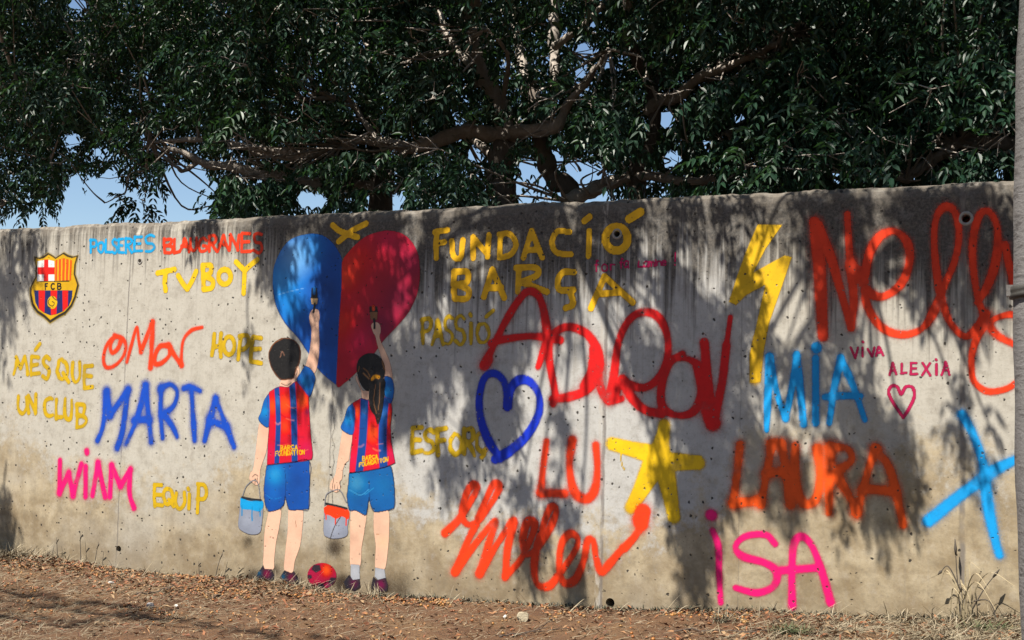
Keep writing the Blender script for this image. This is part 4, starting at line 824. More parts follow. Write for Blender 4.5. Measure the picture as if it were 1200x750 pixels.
new_tree('f', 'chinaberry_tree', (-3.4, -3.6, 0), 'tree in front of the wall shading the near corner of the earth')
limb('f', 'trunk', [(-3.4, -3.6, -.1), (-3.35, -3.6, 1.8), (-3.2, -3.6, 3.4), (-2.9, -3.6, 4.4), (-2.5, -3.7, 5.2)], [.2, .16, .13, .09, .04], 35, 12)
limb('f', 'limb', [(-3.1, -3.6, 3.7), (-1.6, -4.1, 4.5), (.2, -4.5, 4.9), (1.7, -4.6, 4.9)], [.08, .06, .045, .02], 36)

# sky gaps in the canopy, in the photograph's pixels: (x, y, rx, ry)
GAPS = [(172, 240, 66, 20), (150, 262, 100, 10), (222, 216, 32, 26), (40, 262, 60, 14), (172, 240, 62, 17), (214, 214, 30, 22), (112, 228, 20, 24), (40, 262, 44, 12), (455, 238, 24, 8), (690, 212, 30, 20), (640, 200, 14, 12), (30, 262, 32, 14), (88, 232, 16, 26), (120, 246, 34, 22), (92, 262, 60, 8), (128, 214, 16, 14), (200, 256, 70, 8), (212, 222, 34, 26), (226, 205, 14, 12), (185, 246, 8, 14), (118, 180, 12, 5), (82, 165, 14, 5), (364, 236, 18, 10), (445, 236, 18, 7), (472, 232, 6, 8),
        (556, 186, 9, 10), (606, 222, 8, 12), (618, 195, 14, 10), (648, 190, 12, 14), (685, 208, 34, 22), (662, 226, 10, 8), (682, 62, 9, 12), (680, 90, 6, 9), (625, 35, 4, 6), (695, 28, 6, 5), (712, 76, 8, 6), (780, 140, 14, 10), (786, 188, 14, 8), (830, 170, 9, 6), (756, 208, 12, 5), (980, 208, 8, 9), (1146, 60, 7, 5), (980, 70, 4, 5), (93, 6, 12, 7), (395, 20, 5, 4), (1172, 206, 12, 6), (905, 30, 4, 4), (868, 140, 7, 7), (545, 205, 6, 5), (536, 140, 5, 5)]
def in_gap(P, grow=1.0):
    x, y, z_ = project(P); r = np.zeros(len(P), bool)
    w_ = .82 + .34*np.sin(x*.23+y*.11+1) + .30*np.sin(x*.09-y*.27) + .25*np.sin(x*.51+y*.43)
    for a, b, c, d in GAPS: r |= ((x-a)/(c*grow))**2+((y-b)/(d*grow))**2 < w_
    return r & (z_ > 0)
def nearest_tree(P, keys=None):
    best = None
    for k in (keys or TREES):
        for S in TREES[k]['samp']:
            d = np.linalg.norm(S-P, axis=1) + (.25 if k == 'm' else 0); i = d.argmin()
            if best is None or d[i] < best[0]: best = (d[i], k, S[i])
    return best
LIMB_PX = []
def limb_mask():
    for k, T in TREES.items():
        if k in ('n', 'f'): continue
        for S, sh in zip(T['samp'], T['show']):
            if not sh: continue
            x, y, z_ = project(S); ok = (z_ > 0) & (y > -30) & (y < 270) & (x > 0) & (x < 1200)
            g = rng.uniform(0, 10)
            for i in np.where(ok)[0][::2]:
                if mnoise.noise((i*.13, g, 0)) > (-.05 if sh == 1 else -.45): LIMB_PX.append((x[i], y[i], z_[i], 13. if sh == 2 else 8.))
    return np.array(LIMB_PX)
def hides_limb(P):
    x, y, z_ = project(P); q_ = LIMB
    d = (x[:, None]-q_[None, :, 0])**2+(y[:, None]-q_[None, :, 1])**2
    return ((d < q_[None, :, 3]**2) & (z_[:, None] < q_[None, :, 2]+.05)).any(1)
LIMB = None
def clump(P, n, rad, L, tone, keys=None, gap=True, pairs=5, twig=True, flat=.75, lsize=1.0, reach=3.0):
    P = np.asarray(P, float); d, k, S = nearest_tree(P, keys); T = TREES[k]
    off = rng.normal(0, 1, (n, 3)); off = unit(off)*rng.uniform(.15, 1, (n, 1))**.6*rad; off[:, 2] *= flat
    D = unit(off + rng.normal(0, .35, (n, 3))*rad + np.array([0, 0, -.25*rad])); pos = P+off*.75
    Ls = L*rng.uniform(.75, 1.2, n); tn = np.full(n, tone)+rng.normal(0, .10, n)
    if gap:
        keep = ~(in_gap(pos+D*(Ls*.6)[:, None]+np.array([0, 0, -.04])) | in_gap(pos)); pos, D, Ls, tn = pos[keep], D[keep], Ls[keep], tn[keep]
    if len(pos) == 0: return
    V, tt = leaves_arrays(pos, D, Ls, tn, pairs, lsize=lsize)
    if gap:
        vb = V.reshape(-1, 6, 3); bad = in_gap(vb[:, 3], .9) | in_gap(vb[:, 0], .9) | hides_limb(vb[:, 2]); vb = vb[~bad]; tt = tt.reshape(-1, 6)[~bad].ravel(); V = vb.reshape(-1, 3)
    T['chunks'].append((V-T['loc'], tt))
    if twig and d < reach:
        mid = (S+P)/2 + rng.normal(0, .08, 3)*d + np.array([0, 0, -.06*d])
        pts = crom([S, mid, P], 5); T['twigs'].tube(pts-T['loc'], np.linspace(.006+.006*d, .004, len(pts)), 4, False)
        for j in range(3):
            q_ = P+off[j % n]*.7; T['twigs'].tube(np.array([P, (P+q_)/2+rng.normal(0, .02, 3), q_])-T['loc'], [.005, .004, .003], 3, False)

# foliage seen above the wall
LIMB = limb_mask()
def tone_at(P): return .40 + .28*mnoise.noise(Vector(P)*.9) + .12*mnoise.noise(Vector(P)*2.7)
cnt = 0
for i in range(8000):
    px = rng.uniform(-90, 1270); py = rng.uniform(-70, 246); Y = rng.uniform(.45, 4.6)
    top = 268-.049*px
    if py > top-4: continue
    P = ploc(px, py, Y)
    if in_gap(P[None], 1.15)[0]: continue
    # the canopy hangs lower at the sides and opens round the stems in the middle
    if 400 < px < 850 and Y < 2.3 and rng.random() < .45: continue
    if 540 < px < 800 and rng.random() < .3: continue
    if px < 235 and py > 150 and Y > 3.2: continue
    clump(P, 27, rng.uniform(.26, .46), .26, tone_at(P)); cnt += 1
    if cnt >= 1000: break
# sprays hanging in front of the sky at the crest end and on the wall top
for px, py, Y, r in [(20, 225, 1.3, .22), (48, 238, 1.2, .24), (70, 222, 1.3, .16), (10, 200, 1.4, .26), (156, 240, 1.4, .14), (170, 236, 1.4, .14), (178, 204, 1.5, .16), (262, 236, 1.5, .2), (285, 240, 1.2, .22), (305, 238, 1.0, .2), (335, 240, 1.2, .22), (436, 226, 1.7, .26), (450, 216, 1.6, .28), (442, 205, 1.8, .28), (500, 225, .8, .24), (470, 215, .9, .24), (420, 230, 1.2, .2), (530, 220, 1.0, .22), (860, 205, 1.0, .25), (900, 200, 1.0, .25), (1000, 195, .9, .25), (1040, 200, 1.2, .22)]:
    clump(ploc(px, py, Y), 9, r*.75, .19, .35, gap=px > 260, lsize=1.35, reach=1.3)
# the rest of the crowns: above the frame and over the wall, with the underside cut along the sun
cnt = 0
while cnt < 620:
    P = np.array([rng.uniform(-6, 11.5), rng.uniform(-2.4, 5.2), rng.uniform(4.1, 8.2)])
    if P[2] + 1.72*P[1] < (3.25 if P[0] > 3.0 else 3.85) or P[2] > 8.2-.10*(P[1]-1.5)**2 + .7*mnoise.noise(Vector(P)*.6): continue
    x, y, z_ = project(P[None])
    if y[0] > -60 and -100 < x[0] < 1300: continue
    clump(P, 26, rng.uniform(.4, .62), .31, tone_at(P)+.1, keys=('c', 'm', 'r', 'e', 'w', 'n'), gap=False, pairs=4, twig=cnt % 2 == 0, lsize=1.25); cnt += 1

# boughs and loose leaf clumps set over the wall, above the frame, to throw the dappled shade: (wall x, y, rx, ry in photo pixels, leaves)
SHADE = [
 # band under the coping
 (20, 300, 30, 45, 5), (12, 345, 16, 40, 4), (240, 262, 18, 10, 2), (8, 435, 12, 14, 1), (6, 600, 10, 40, 3), (4, 650, 10, 30, 3),
 (322, 286, 24, 42, 8), (360, 266, 40, 18, 6), (430, 262, 50, 18, 8), (500, 268, 40, 24, 8), (560, 256, 50, 20, 9), (640, 250, 50, 20, 9), (700, 246, 40, 12, 5), (750, 262, 36, 36, 8), (800, 262, 40, 36, 8), (860, 245, 36, 18, 4), (920, 244, 40, 16, 4), (985, 252, 36, 24, 5), (1050, 256, 36, 30, 6), (1110, 262, 36, 38, 8), (1165, 266, 30, 44, 7),
 # heart and girl
 (392, 320, 14, 44, 7), (420, 330, 30, 50, 7), (465, 350, 26, 56, 7), (390, 395, 16, 42, 7), (352, 390, 10, 30, 2), (440, 420, 28, 46, 7), (480, 420, 22, 46, 7), (300, 410, 12, 26, 2), (352, 452, 14, 22, 2), (400, 455, 20, 25, 3), (455, 470, 22, 20, 3),
 # middle field
 (510, 320, 26, 50, 7), (520, 385, 30, 50, 11), (520, 440, 34, 40, 11), (490, 480, 26, 26, 6), (545, 490, 34, 34, 9), (570, 400, 30, 55, 10), (560, 345, 26, 40, 6), (610, 345, 26, 40, 6), (600, 400, 20, 60, 6), (590, 470, 32, 46, 10), (640, 350, 30, 30, 5), (540, 545, 30, 26, 4), (620, 500, 24, 46, 9), (655, 520, 16, 30, 4), (610, 560, 22, 30, 5),
 (715, 330, 34, 40, 8), (760, 330, 40, 40, 9), (730, 385, 34, 50, 10), (775, 390, 40, 60, 14), (815, 350, 34, 60, 10), (830, 420, 34, 60, 13), (770, 440, 24, 30, 5), (840, 480, 30, 40, 9), (870, 400, 26, 50, 5), (880, 330, 26, 50, 5),
 # streaks running down to the ground
 (650, 610, 22, 30, 6), (640, 645, 26, 34, 9), (655, 690, 28, 34, 8), (815, 530, 34, 50, 12), (820, 590, 26, 50, 11), (822, 650, 20, 44, 7), (785, 570, 16, 30, 4), (855, 520, 22, 40, 6),
 # right-hand side
 (900, 500, 26, 36, 7), (935, 540, 36, 34, 7), (985, 545, 34, 34, 6), (1035, 500, 26, 46, 7), (1062, 545, 16, 44, 5), (1000, 476, 34, 18, 3), (1085, 470, 24, 40, 6), (1128, 505, 20, 56, 6), (1172, 470, 16, 56, 5), (1030, 590, 12, 22, 2), (890, 560, 16, 26, 3), (940, 590, 12, 20, 2),
 (965, 330, 14, 60, 5), (985, 370, 14, 50, 5), (1020, 320, 16, 30, 4), (1045, 290, 30, 20, 4), (1085, 300, 12, 46, 5), (1120, 320, 12, 50, 5), (1150, 300, 12, 36, 4), (1140, 355, 8, 22, 2), (1178, 300, 10, 40, 3), (1005, 440, 14, 40, 3), (955, 445, 20, 26, 3), (905, 440, 24, 30, 4), (1060, 395, 20, 8, 1), (900, 300, 18, 30, 4), (935, 285, 14, 30, 3),
]
def overhang(u, zz, nleaf, spread):
    pass
cast = []
for sx, sy, rx, ry, n in SHADE:
    n = int(round(n*12)); a = rng.uniform(0, 2*math.pi, n); r = np.sqrt(rng.uniform(0, 1, n))
    uz = wall_uz(np.stack([sx+rx*r*np.cos(a), sy+ry*r*np.sin(a)], 1))
    uz = uz[[mnoise.noise((q_[0]*5.2, q_[1]*2.3, 4.4)) + .85*mnoise.noise((q_[0]*15, q_[1]*5.2, 1.3)) > (.10 if 300 < sy < 560 and sx > 520 else .0) for q_ in uz]]; n = len(uz)
    if n == 0: continue
    y0 = rng.uniform(-2.3, -1.5) if sy > 330 else rng.uniform(-1.9, -1.05)
    y = y0 + rng.normal(0, .16, n)
    # keep every bough above the top of the frame
    for _ in range(3):
        P = np.stack([uz[:, 0], np.zeros(n), uz[:, 1]], 1) + SUN[None]*(y/SUN[1])[:, None]
        x_, y_, _z = project(P); low = (y_ > -70) & (x_ > -100) & (x_ < 1300); y = np.where(low, y-.4, y)
    cast.append((P, rng.normal(0, 1, (n, 3))*.7 + np.array([0, 0, -.5]), sx < 345))
for gx_, gy_, rx, ry, n in [(a_, b_, c_, d_, int(e_*1.8)) for a_, b_, c_, d_, e_ in [(.9, -1.0, .7, .07, 16), (1.5, -1.12, .9, .06, 22), (2.6, -1.12, .6, .06, 12), (2.4, -1.32, 1.2, .08, 34), (3.6, -1.36, .5, .06, 8), (.2, -1.3, .8, .16, 26), (.7, -1.6, 2.2, .14, 60)]]:
    a = rng.uniform(0, 2*math.pi, n); r = np.sqrt(rng.uniform(0, 1, n))
    G = np.stack([gx_+rx*r*np.cos(a), gy_+ry*r*np.sin(a), np.full(n, .02)], 1)
    P = G + SUN[None]*(rng.uniform(4.4, 5.0, n)/SUN[2])[:, None]
    cast.append((P, rng.normal(0, 1, (n, 3))+np.array([.4, 0, -.3]), False))
for P, D, short in cast:
    c = P.mean(0); d, k, S = nearest_tree(c); T = TREES[k]; n = len(P)
    Ls = .23*rng.uniform(.75, 1.15, n)
    V, tt = leaves_arrays(P-unit(D)*(Ls*.55)[:, None]+np.array([0, 0, .05]), D, Ls, np.full(n, .5)+rng.normal(0, .1, n), 4, lsize=1.12); T['chunks'].append((V-T['loc'], tt))
    if short: S = c+np.array([0, .05, .35]); d = .3  # loose clumps added for their shadows, on a stub twig joined to no tree
    mid = (S+c)/2 + rng.normal(0, .05, 3)*d + np.array([0, 0, .10*d]); pts = crom([S, mid, c], 6)
    T['twigs'].tube(pts-T['loc'], np.linspace(.008+.006*d, .005, len(pts)), 5, False)
    for j in range(0, n, 3):
        T['twigs'].tube(np.array([c, (c+P[j])/2+rng.normal(0, .02, 3), P[j]])-T['loc'], [.006, .004, .003], 3, False)
# bare grey twigs round the stems
for a, b in [((705, 215), (735, 175)), ((700, 225), (722, 190)), ((690, 228), (700, 200)), ((735, 200), (712, 178)), ((740, 190), (690, 178)), ((730, 210), (715, 230)), ((610, 205), (565, 215)), ((640, 200), (600, 235)), ((600, 140), (590, 80)), ((760, 150), (790, 95)), ((770, 118), (765, 60)), ((790, 115), (800, 150)), ((545, 155), (520, 135)), ((550, 155), (575, 130)), ((680, 200), (660, 175)), ((720, 235), (702, 170)), ((800, 212), (830, 180)), ((775, 208), (800, 190)), ((630, 96), (596, 98)), ((655, 146), (620, 90)), ((700, 205), (742, 168)), ((752, 175), (716, 150))]:
    p, q_ = ploc(*a, 1.9), ploc(*b, 1.9); m_ = (p+q_)/2+rng.normal(0, .07, 3)
    pts = crom([p, m_, q_], 5); TREES['r']['twigs'].tube(pts-TREES['r']['loc'], np.linspace(.013, .005, len(pts)), 5, False)
for k, T in TREES.items():
    if T['chunks']: link('crown', crown_mesh('crown', T['chunks']), M_LEAF, T['o'])
    if T['twigs'].n: tag(link('twigs', T['twigs'].mesh('twigs'), M_LIMB, T['o']), kind='stuff')

# ------------------------------------------------------------------ pole in front of the wall
def mat_pole():
    m = NT('pale_mottled_pole'); v = m.coords()
    a = m.noise(v, 5, 6, .65); b = m.noise(m.scaled(v, (9, 9, 38)), 1.0, 4, .65, .4); f = m.noise(v, 70, 4, .65)
    c = m.mix(a, (.07, .066, .066), (.125, .118, .113)); c = m.mix(m.math('MULTIPLY', m.step(.545, .64, b), .8), c, (.04, .035, .033)); c = m.mix(m.math('MULTIPLY', m.step(.55, .75, f), .4), c, (.085, .08, .075))
    m.l(c, m.b.inputs['Base Color']); m.b.inputs['Roughness'].default_value = .85; m.l(m.bump(m.math('ADD', b, f), .5, .01), m.b.inputs['Normal']); return m.m
PY = -1.0
def edge_x(py): return np.interp(py, [-200, 0, 60, 120, 300, 420, 560, 750, 900], [1196, 1193.5, 1191, 1189, 1186.5, 1187, 1189.5, 1196, 1200])
pole = empty('mottled_pole', (0, 0, 0)); rr = .115
pts = []; rads = []
for py in np.linspace(940, -900, 60):
    e = on_plane(edge_x(py), py, PY); pts.append((e[0]+rr*1.02, PY, e[2])); rads.append(rr)
pts = np.array(pts); base_p = pts[0].copy(); base_p[2] = float(ground_z(base_p[0], PY))
pts = pts[pts[:, 2] > -.15]; pole.location = base_p
tag(pole, 'slim grey mottled pole with a dark strap in front of the wall', 'pole')
mb = MB(); mb.tube(pts-base_p, rr*(1+.02*np.sin(np.arange(len(pts))*1.3)), 28, True, .025, 3); link('shaft', mb.mesh('shaft'), mat_pole(), pole)
def band_ring(py, hgt, thick, tilt, name, mat):
    e = on_plane(edge_x(py), py, PY); cx_, cz = e[0]+rr, e[2]; mb = MB(); K = 36; V = []
    for rad, dz in ((rr+.002, -hgt/2), (rr+thick, -hgt/2), (rr+thick, -hgt*.12), (rr+thick*.7, 0), (rr+thick, hgt*.12), (rr+thick, hgt/2), (rr+.002, hgt/2)):
        V += [(cx_+rad*math.cos(t)-base_p[0], PY+rad*math.sin(t)-base_p[1], cz+dz+tilt*math.cos(t)-base_p[2]) for t in np.linspace(0, 2*math.pi, K, endpoint=False)]
    mb.add(V, [(a*K+b, a*K+(b+1) % K, (a+1)*K+(b+1) % K, (a+1)*K+b) for a in range(6) for b in range(K)])
    return link(name, mb.mesh(name), mat, pole)
st = band_ring(341, .05, .013, .012, 'strap', plain('dark_rubber', (.045, .042, .036), .6, .3, 40))
bk = MB(); e = on_plane(1186, 341, PY)
for dx, dz, sx_, sz_ in ((-.018, 0, .028, .024),):
    Vb = [(e[0]+dx+a*sx_/2-base_p[0]+.01, PY+b*.012-base_p[1]-.02, e[2]+c*sz_-base_p[2]) for a in (-1, 1) for b in (-1, 1) for c in (-1, 1)]
    bk.add(Vb, [(0, 1, 3, 2), (4, 6, 7, 5), (0, 4, 5, 1), (2, 3, 7, 6), (0, 2, 6, 4), (1, 5, 7, 3)])
link('buckle', bk.mesh('buckle', False), plain('dull_steel', (.12, .11, .10), .5, .2, 30), st)

# ------------------------------------------------------------------ things on the ground
def gpos(px, py):
    d = ray(px, py); t = 3.0
    for _ in range(40):
        P = CAM+d/F_PX*t; t += (P[2]-float(ground_z(P[0], P[1])))/(-d[2]/F_PX)*.8
    return CAM+d/F_PX*t
def stone(name, px, py, size, label, col, seed):
    P = gpos(px, py); bm = bmesh.new(); bmesh.ops.create_icosphere(bm, subdivisions=3, radius=1); g = random.Random(seed)
    pl = [(Vector((g.gauss(0, 1), g.gauss(0, 1), g.gauss(0, 1))).normalized(), g.uniform(.55, .8)) for _ in range(9)]
    for v in bm.verts:
        for n_, d_ in pl:
            k = v.co.dot(n_)-d_
            if k > 0: v.co -= n_*k
        v.co += v.co.normalized()*.05*mnoise.noise(v.co*4+Vector((seed, 0, 0)))
        v.co.x *= size[0]; v.co.y *= size[1]; v.co.z *= size[2]
    me = bpy.data.meshes.new(name); bm.to_mesh(me); bm.free()
    o = link(name, me, plain('stone_%d' % seed, col, .9, .3, 60, .5), None, (P[0], P[1], float(ground_z(P[0], P[1]))+size[2]*.45)); o.rotation_euler = (0, .15, g.uniform(0, 3)); tag(o, label, 'stone'); return o
stone('stone', 613, 727, (.036, .032, .036), 'pale cream angular stone alone on the earth, the biggest one', (.40, .34, .23), 3)
stone('stone', 592, 724, (.014, .012, .012), 'tiny white pebble just beside the big cream stone', (.55, .53, .50), 4)
stone('stone', 176, 711, (.032, .022, .022), 'flat grey stone on the dry earth below the pink zigzag name', (.30, .29, .30), 5)
stone('stone', 206, 711, (.018, .012, .010), 'small white chip beside the flat grey stone', (.58, .56, .52), 6)
stone('stone', 131, 684, (.028, .016, .012), 'white sliver of stone below the drilled hole at the foot', (.6, .58, .55), 8)
def twig(pxs, rad, label, seed, col=(.10, .07, .05)):
    P = np.array([gpos(*p) for p in pxs]); P = crom(P, 6); P[:, 2] = ground_z(P[:, 0], P[:, 1])+rad*1.6+np.abs(np.random.default_rng(seed).normal(0, .006, len(P)))
    b = P[len(P)//2].copy(); mb = MB(); mb.tube(P-b, np.linspace(rad, rad*.4, len(P)), 5, True, .2, seed)
    s_ = len(P)//2; q_ = P[s_]+np.array([.07, .05, .02]); mb.tube(np.array([P[s_], (P[s_]+q_)/2, q_])-b, [rad*.6, rad*.5, rad*.3], 4, True, .2, seed)
    o = link('fallen_twig', mb.mesh('fallen_twig'), plain('dead_wood_%d' % seed, col, .9, .3, 80), None, b); tag(o, label, 'twig'); return o
twig([(585, 748), (612, 744), (635, 736), (648, 726)], .004, 'thin dark twig curving near the big cream stone', 1)
twig([(600, 746), (640, 741), (672, 738)], .003, 'straight fine twig beside the curving twig', 2)
twig([(160, 700), (190, 694), (215, 690)], .006, 'brown twig lying below the mustard capitals EQUIP', 3)
twig([(940, 681), (955, 684), (968, 687)], .012, 'short peeling piece of bark against the wall foot by the pink letters', 4, (.30, .22, .14))
twig([(250, 703), (265, 690), (280, 682)], .005, 'slanting twig in the leaves near the blue bucket', 5)
twig([(790, 743), (850, 742), (900, 741), (935, 738)], .004, 'long low twig half buried below the pink rounded letters', 6)

def frame_pts(n, y0, y1, dens=None):
    """random ground points inside the part of the ground the photograph can see"""
    out = []
    while len(out) < n:
        x = rng.uniform(-.6, 8.2, n); y = y1+(y0-y1)*rng.uniform(0, 1, n)
        P = np.stack([x, y, ground_z(x, y)], 1); a, b, _ = project(P)
        ok = (a > -60) & (a < 1260) & (b < 800)
        if dens is not None: ok &= rng.uniform(0, 1, n) < dens(x, y)
        out += list(P[ok])
    return np.array(out[:n])
def ngaus(x, c, s): return np.exp(-((x-c)/s)**2)
# berries
def berries(n):
    bm = bmesh.new(); bmesh.ops.create_icosphere(bm, subdivisions=1, radius=1); bv = np.array([v.co[:] for v in bm.verts]); bf = np.array([[v.index for v in f.verts] for f in bm.faces]); bm.free()
    clus = lambda x, y: np.clip(.12+.9*ngaus(y, -.10, .12)+.7*ngaus(x, 2.5, .5)*ngaus(y, -.35, .2)+.35*ngaus(x, 1.0, .7)*ngaus(y, -.1, .2), 0, 1)*np.clip(1.9*np.sin(x*5.1+1)*np.sin(x*2.3+y*9)+.15, .012, 1)*np.where(x > 5.9, .3, 1)
    P = frame_pts(n, -1.5, -.01, clus); r = rng.uniform(.006, .0115, n)
    sc = np.stack([r, r*rng.uniform(.8, 1.1, n), r*rng.uniform(.65, 1, n)], 1)
    V = (bv[None]*sc[:, None]+P[:, None]+np.array([0, 0, .006])).reshape(-1, 3)
    F = (bf[None]+(np.arange(n)*len(bv))[:, None, None]).reshape(-1, 3)
    return mesh_np('fallen_berries', V, F.ravel(), np.full(len(F), 3), {'tone': np.repeat(rng.uniform(0, 1, n), len(bv))}, True)
tag(link('fallen_berries', berries(1000), mat_tone('berry_skin', [(.14, .04, .012), (.34, .10, .018), (.48, .19, .025), (.44, .25, .08), (.22, .07, .02)], .5)), 'orange and brown fallen berries along the wall foot', 'berries', None, 'stuff')
def litter(n, dens, size, name, cols, label, cat, y0=-2.6, lift=.004, aspect=.42, curl=.35):
    P = frame_pts(n, y0, -.005, dens); L = size*rng.uniform(.5, 1.3, n); a = rng.uniform(0, 2*math.pi, n)
    d = np.stack([np.cos(a), np.sin(a), rng.normal(0, .28, n)], 1); b = np.stack([-np.sin(a), np.cos(a), rng.normal(0, .35, n)], 1)
    W = L*aspect*rng.uniform(.5, 1.1, n); up = np.array([0, 0, 1.]); c = L*curl*rng.uniform(-.1, 1, n)
    P = P+up*(lift+.3*np.abs(d[:, 2:3])*L[:, None])
    e = lambda k: k[:, None]
    V = np.stack([P-d*e(L)/2+up*e(c)*.3, P+b*e(W)/2+up*e(c), P+d*e(L)/2+up*e(c)*.5, P-b*e(W)/2+up*e(c)*.8], 1); 
    m_ = P[:, None]+up*.001
    V = np.concatenate([V, m_], 1).reshape(-1, 3); i = np.arange(n)*5
    F = np.stack([i, i+1, i+4, i+1, i+2, i+4, i+2, i+3, i+4, i+3, i, i+4], 1).reshape(-1, 3)
    o = link(name, mesh_np(name, V, F.ravel(), np.full(len(F), 3), {'tone': np.repeat(rng.uniform(0, 1, n), 5)}), mat_tone(name+'_colour', cols)); tag(o, label, cat, None, 'stuff'); return o
litter(6500, lambda x, y: np.clip(.09+.95*ngaus(x, .9, .9)*ngaus(y, -.18, .2)+.9*ngaus(x, 2.6, .7)*ngaus(y, -.35, .25)+.35*ngaus(y, -.06, .1)+.2*(x > 5.6), 0, 1), .036, 'fallen_leaves', [(.10, .045, .022), (.26, .085, .03), (.38, .15, .05), (.42, .27, .13), (.20, .11, .06)], 'dry russet leaves scattered on the earth', 'leaves')
litter(14000, lambda x, y: np.clip(.5+.4*ngaus(y, -.05, .15), 0, 1), .011, 'leaf_crumbs', [(.035, .02, .012), (.14, .065, .03), (.32, .2, .10), (.62, .52, .36)], 'small brown crumbs of leaf and bark', 'litter', lift=.002)
# dry grass: bent straw blades
def blades(n, dens, name, L0, L1, flat, cols, label, cat, w0=.0022, y0=-1.8, base=None, y1=-.01):
    P = base if base is not None else frame_pts(n, y0, y1, dens); n = len(P); L = rng.uniform(L0, L1, n); a = rng.uniform(0, 2*math.pi, n); el = np.abs(rng.normal(flat, .25, n))
    d = np.stack([np.cos(a)*np.cos(el), np.sin(a)*np.cos(el), np.sin(el)], 1); s_ = np.stack([-np.sin(a), np.cos(a), np.zeros(n)], 1); up = np.array([0, 0, 1.]); W = w0*rng.uniform(.6, 1.4, n)
    e = lambda k: k[:, None]; rows = []
    bend = rng.uniform(.1, .5, n)
    for t, ww in ((0, 1), (.4, .95), (.75, .7), (1, .15)):
        c = P + d*e(L*t) - up*e(L*bend*t*t*np.sin(el)) + up*.003
        c[:, 2] = np.maximum(c[:, 2], ground_z(c[:, 0], c[:, 1])+.002); c[:, 1] = np.minimum(c[:, 1], -.006)
        rows += [c-s_*e(W*ww), c+s_*e(W*ww)+up*e(W*.5)]
    V = np.stack(rows, 1).reshape(-1, 3); i = np.arange(n)*8
    F = np.concatenate([np.stack([i+k, i+k+1, i+k+3, i+k+2], 1) for k in (0, 2, 4)])
    o = link(name, mesh_np(name, V, F.ravel(), np.full(len(F), 4), {'tone': np.repeat(rng.uniform(0, 1, n), 8)}), mat_tone(name+'_colour', cols)); tag(o, label, cat, None, 'stuff'); return o
STRAW = [(.13, .10, .06), (.26, .20, .115), (.36, .29, .18), (.46, .39, .27), (.19, .145, .085)]
blades(21000, lambda x, y: np.clip(.10+.55*ngaus(x, .2, .8)*ngaus(y, -.12, .25)+.16*(x < 3)+.25*ngaus(x, 3.1, .5)*ngaus(y, -.05, .14)+.75*np.clip((x-5.6)/1.2, 0, 1)+.12*ngaus(y, -.06, .1), 0, 1), 'dry_grass', .03, .10, .10, STRAW, 'straw-coloured dry grass lying on the earth', 'dry grass', .0011, -2.6)
blades(4500, lambda x, y: np.clip((x-5.7)/1.3, 0, 1)*np.clip(.35+.65*np.sin(x*7+y*5)*np.sin(x*3-y*11)+.3, 0, 1), 'straw_mat', .05, .14, .18, STRAW, 'matted straw thick toward the pole', 'dry grass', .0016, -1.6)
blades(700, lambda x, y: np.clip(.1+.9*ngaus(x, .3, .5)+.5*ngaus(x, 3.1, .4)+.7*np.clip((x-6)/1, 0, 1), 0, 1), 'dry_grass_stubble', .06, .17, .75, STRAW, 'short upright straw stubble at the wall foot', 'dry grass', .002, -.22)
blades(1500, lambda x, y: np.clip(.25+.75*(x > 3.4), 0, 1), 'foot_weeds', .015, .045, .9, [(.03, .03, .02), (.08, .07, .045), (.06, .075, .04), (.16, .13, .08)], 'tiny dark weeds fringing the wall foot', 'weeds', .003, -.06)
def tuft(name, px, py, n, L0, L1, spread, cols, label, cat, w0=.003, el=1.0, yback=None):
    P = gpos(px, py)
    if yback is not None: P = np.array([wall_uz([(px, py)])[0][0], yback, 0])
    b = np.stack([P[0]+rng.normal(0, spread, n), np.minimum(P[1]+rng.normal(0, spread*.6, n), -.02), np.zeros(n)], 1); b[:, 2] = ground_z(b[:, 0], b[:, 1])
    o = blades(n, None, name, L0, L1, el, cols, label, cat, w0, base=b); del o['kind']
    # origin at the tuft's foot
    c = Vector((float(P[0]), float(P[1]), float(ground_z(P[0], P[1])))); o.data.transform(Matrix.Translation(-c)); o.location = c; return o
GRN = [(.05, .075, .025), (.08, .11, .035), (.13, .15, .06), (.26, .22, .11)]
tuft('grass_tuft', 925, 742, 190, .03, .085, .042, GRN, 'low green grass tuft below the pink rounded letters, the greenest one', 'grass tuft', .002, .7)
tuft('grass_tuft', 845, 731, 60, .05, .14, .03, [(.12, .12, .07), (.24, .22, .14), (.34, .3, .2)], 'wispy grey-green grass tuft below the dotted pink stroke', 'grass tuft', .0016, 1.0)
tuft('grass_tuft', 1150, 738, 130, .03, .10, .06, GRN, 'mixed green and straw tuft by the foot of the pole', 'grass tuft', .002, .6)
tuft('grass_tuft', 352, 684, 60, .05, .14, .035, STRAW, 'pale straw tuft between the painted shoes', 'grass tuft', .0018, .55, -.05)
tuft('grass_tuft', 440, 684, 40, .05, .16, .03, STRAW, 'pale straw wisps at the ponytailed child shoes', 'grass tuft', .0018, .5, -.04)
tuft('grass_tuft', 30, 665, 140, .06, .20, .08, STRAW, 'thick straw tuft at the wall foot near the crest end', 'grass tuft', .0022, .5, -.1)
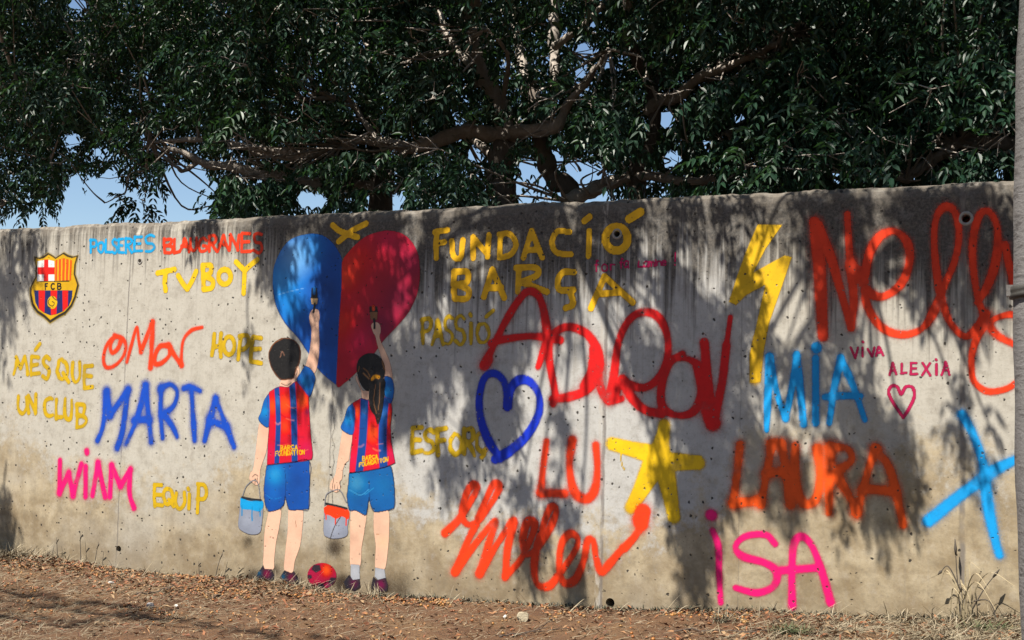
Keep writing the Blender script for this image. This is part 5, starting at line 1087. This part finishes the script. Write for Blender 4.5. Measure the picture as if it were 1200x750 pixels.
for px, py, h, lab in ((75, 640, .14, 'single dark stalk standing below the crest end tuft'), (102, 645, .20, 'tall dark stalk beside a pale one at the wall foot'), (118, 646, .15, 'leaning dark stalk nearest the drilled foot hole'), (240, 672, .10, 'short dark stalk under the mustard capitals EQUIP'), (258, 670, .16, 'thin dark stalk nearest the blue bucket')):
    u = wall_uz([(px, py)])[0][0]; zb = float(ground_z(u, -.05)); mb = MB()
    lean = rng.uniform(-.05, .06); mb.tube(crom([(0, 0, -.01), (lean*.4, 0, h*.5), (lean, .01, h*1.1)], 4), np.linspace(.0035, .0015, 9), 5)
    mb.tube(np.array([(lean*.7, 0, h*.8), (lean*.7+.02, -.005, h*.98), (lean*.7+.03, -.01, h*1.05)]), [.003, .005, .001], 4)
    tag(link('dry_stalk', mb.mesh('dry_stalk'), plain('stalk_brown', (.07, .055, .04), .9, .3, 60) if 'stalk_brown' not in bpy.data.materials else bpy.data.materials['stalk_brown'], None, (u, -.05, zb)), lab, 'stalk')
# tall dry weed by the joint
root = gpos(1128, 722); u = wall_uz([(1128, 700)])[0][0]; root = np.array([u, -.09, float(ground_z(u, -.09))])
weed = empty('dry_weed', root); tag(weed, 'tall dead straw weed with bent blades in front of the dark joint', 'weed')
mb = MB()
for k in range(13):
    a = rng.uniform(-1, 1); h = rng.uniform(.14, .36); dx = a*rng.uniform(.02, .18); dy = rng.uniform(-.12, .05)
    p0 = np.array([rng.normal(0, .035), rng.normal(0, .02)-.01, -.02]); p1 = p0+np.array([dx*.35, dy*.3, h*.7]); p2 = p0+np.array([dx, dy*.7, h]); p3 = p2+np.array([dx*.9+rng.normal(0, .03), dy*.3, -rng.uniform(.0, .14)])
    P = crom([p0, p1, p2, p3], 5); P[:, 1] = np.minimum(P[:, 1], .07)
    w_ = np.interp(np.linspace(0, 1, len(P)), [0, .5, 1], [.0032, .0038, .0008]); s_ = np.array([.8, .6, .1])
    V = np.concatenate([P-s_*w_[:, None], P+s_*w_[:, None]]); n_ = len(P); mb.add(V, [(i, i+1, n_+i+1, n_+i) for i in range(n_-1)])
link('blades', mb.mesh('blades', False), plain('dead_straw', (.46, .37, .22), .8, .35, 25), weed)
mb = MB()
for p in ([(0, 0, 0), (-.02, .02, .2), (-.03, .03, .36)], [(.02, 0, 0), (.10, 0, .16), (.16, .01, .25)], [(.03, 0, .1), (.13, -.02, .12), (.17, -.03, .02)], [(0, 0, .15), (-.06, 0, .27), (-.10, 0, .24)]):
    P = crom(p, 5); mb.tube(P, np.linspace(.004, .002, len(P)), 5); mb.tube(np.array([P[-2], P[-1], P[-1]+(P[-1]-P[-3])*.8]), [.004, .008, .002], 5)
link('seed_stem', mb.mesh('seed_stem'), bpy.data.materials['stalk_brown'], weed)
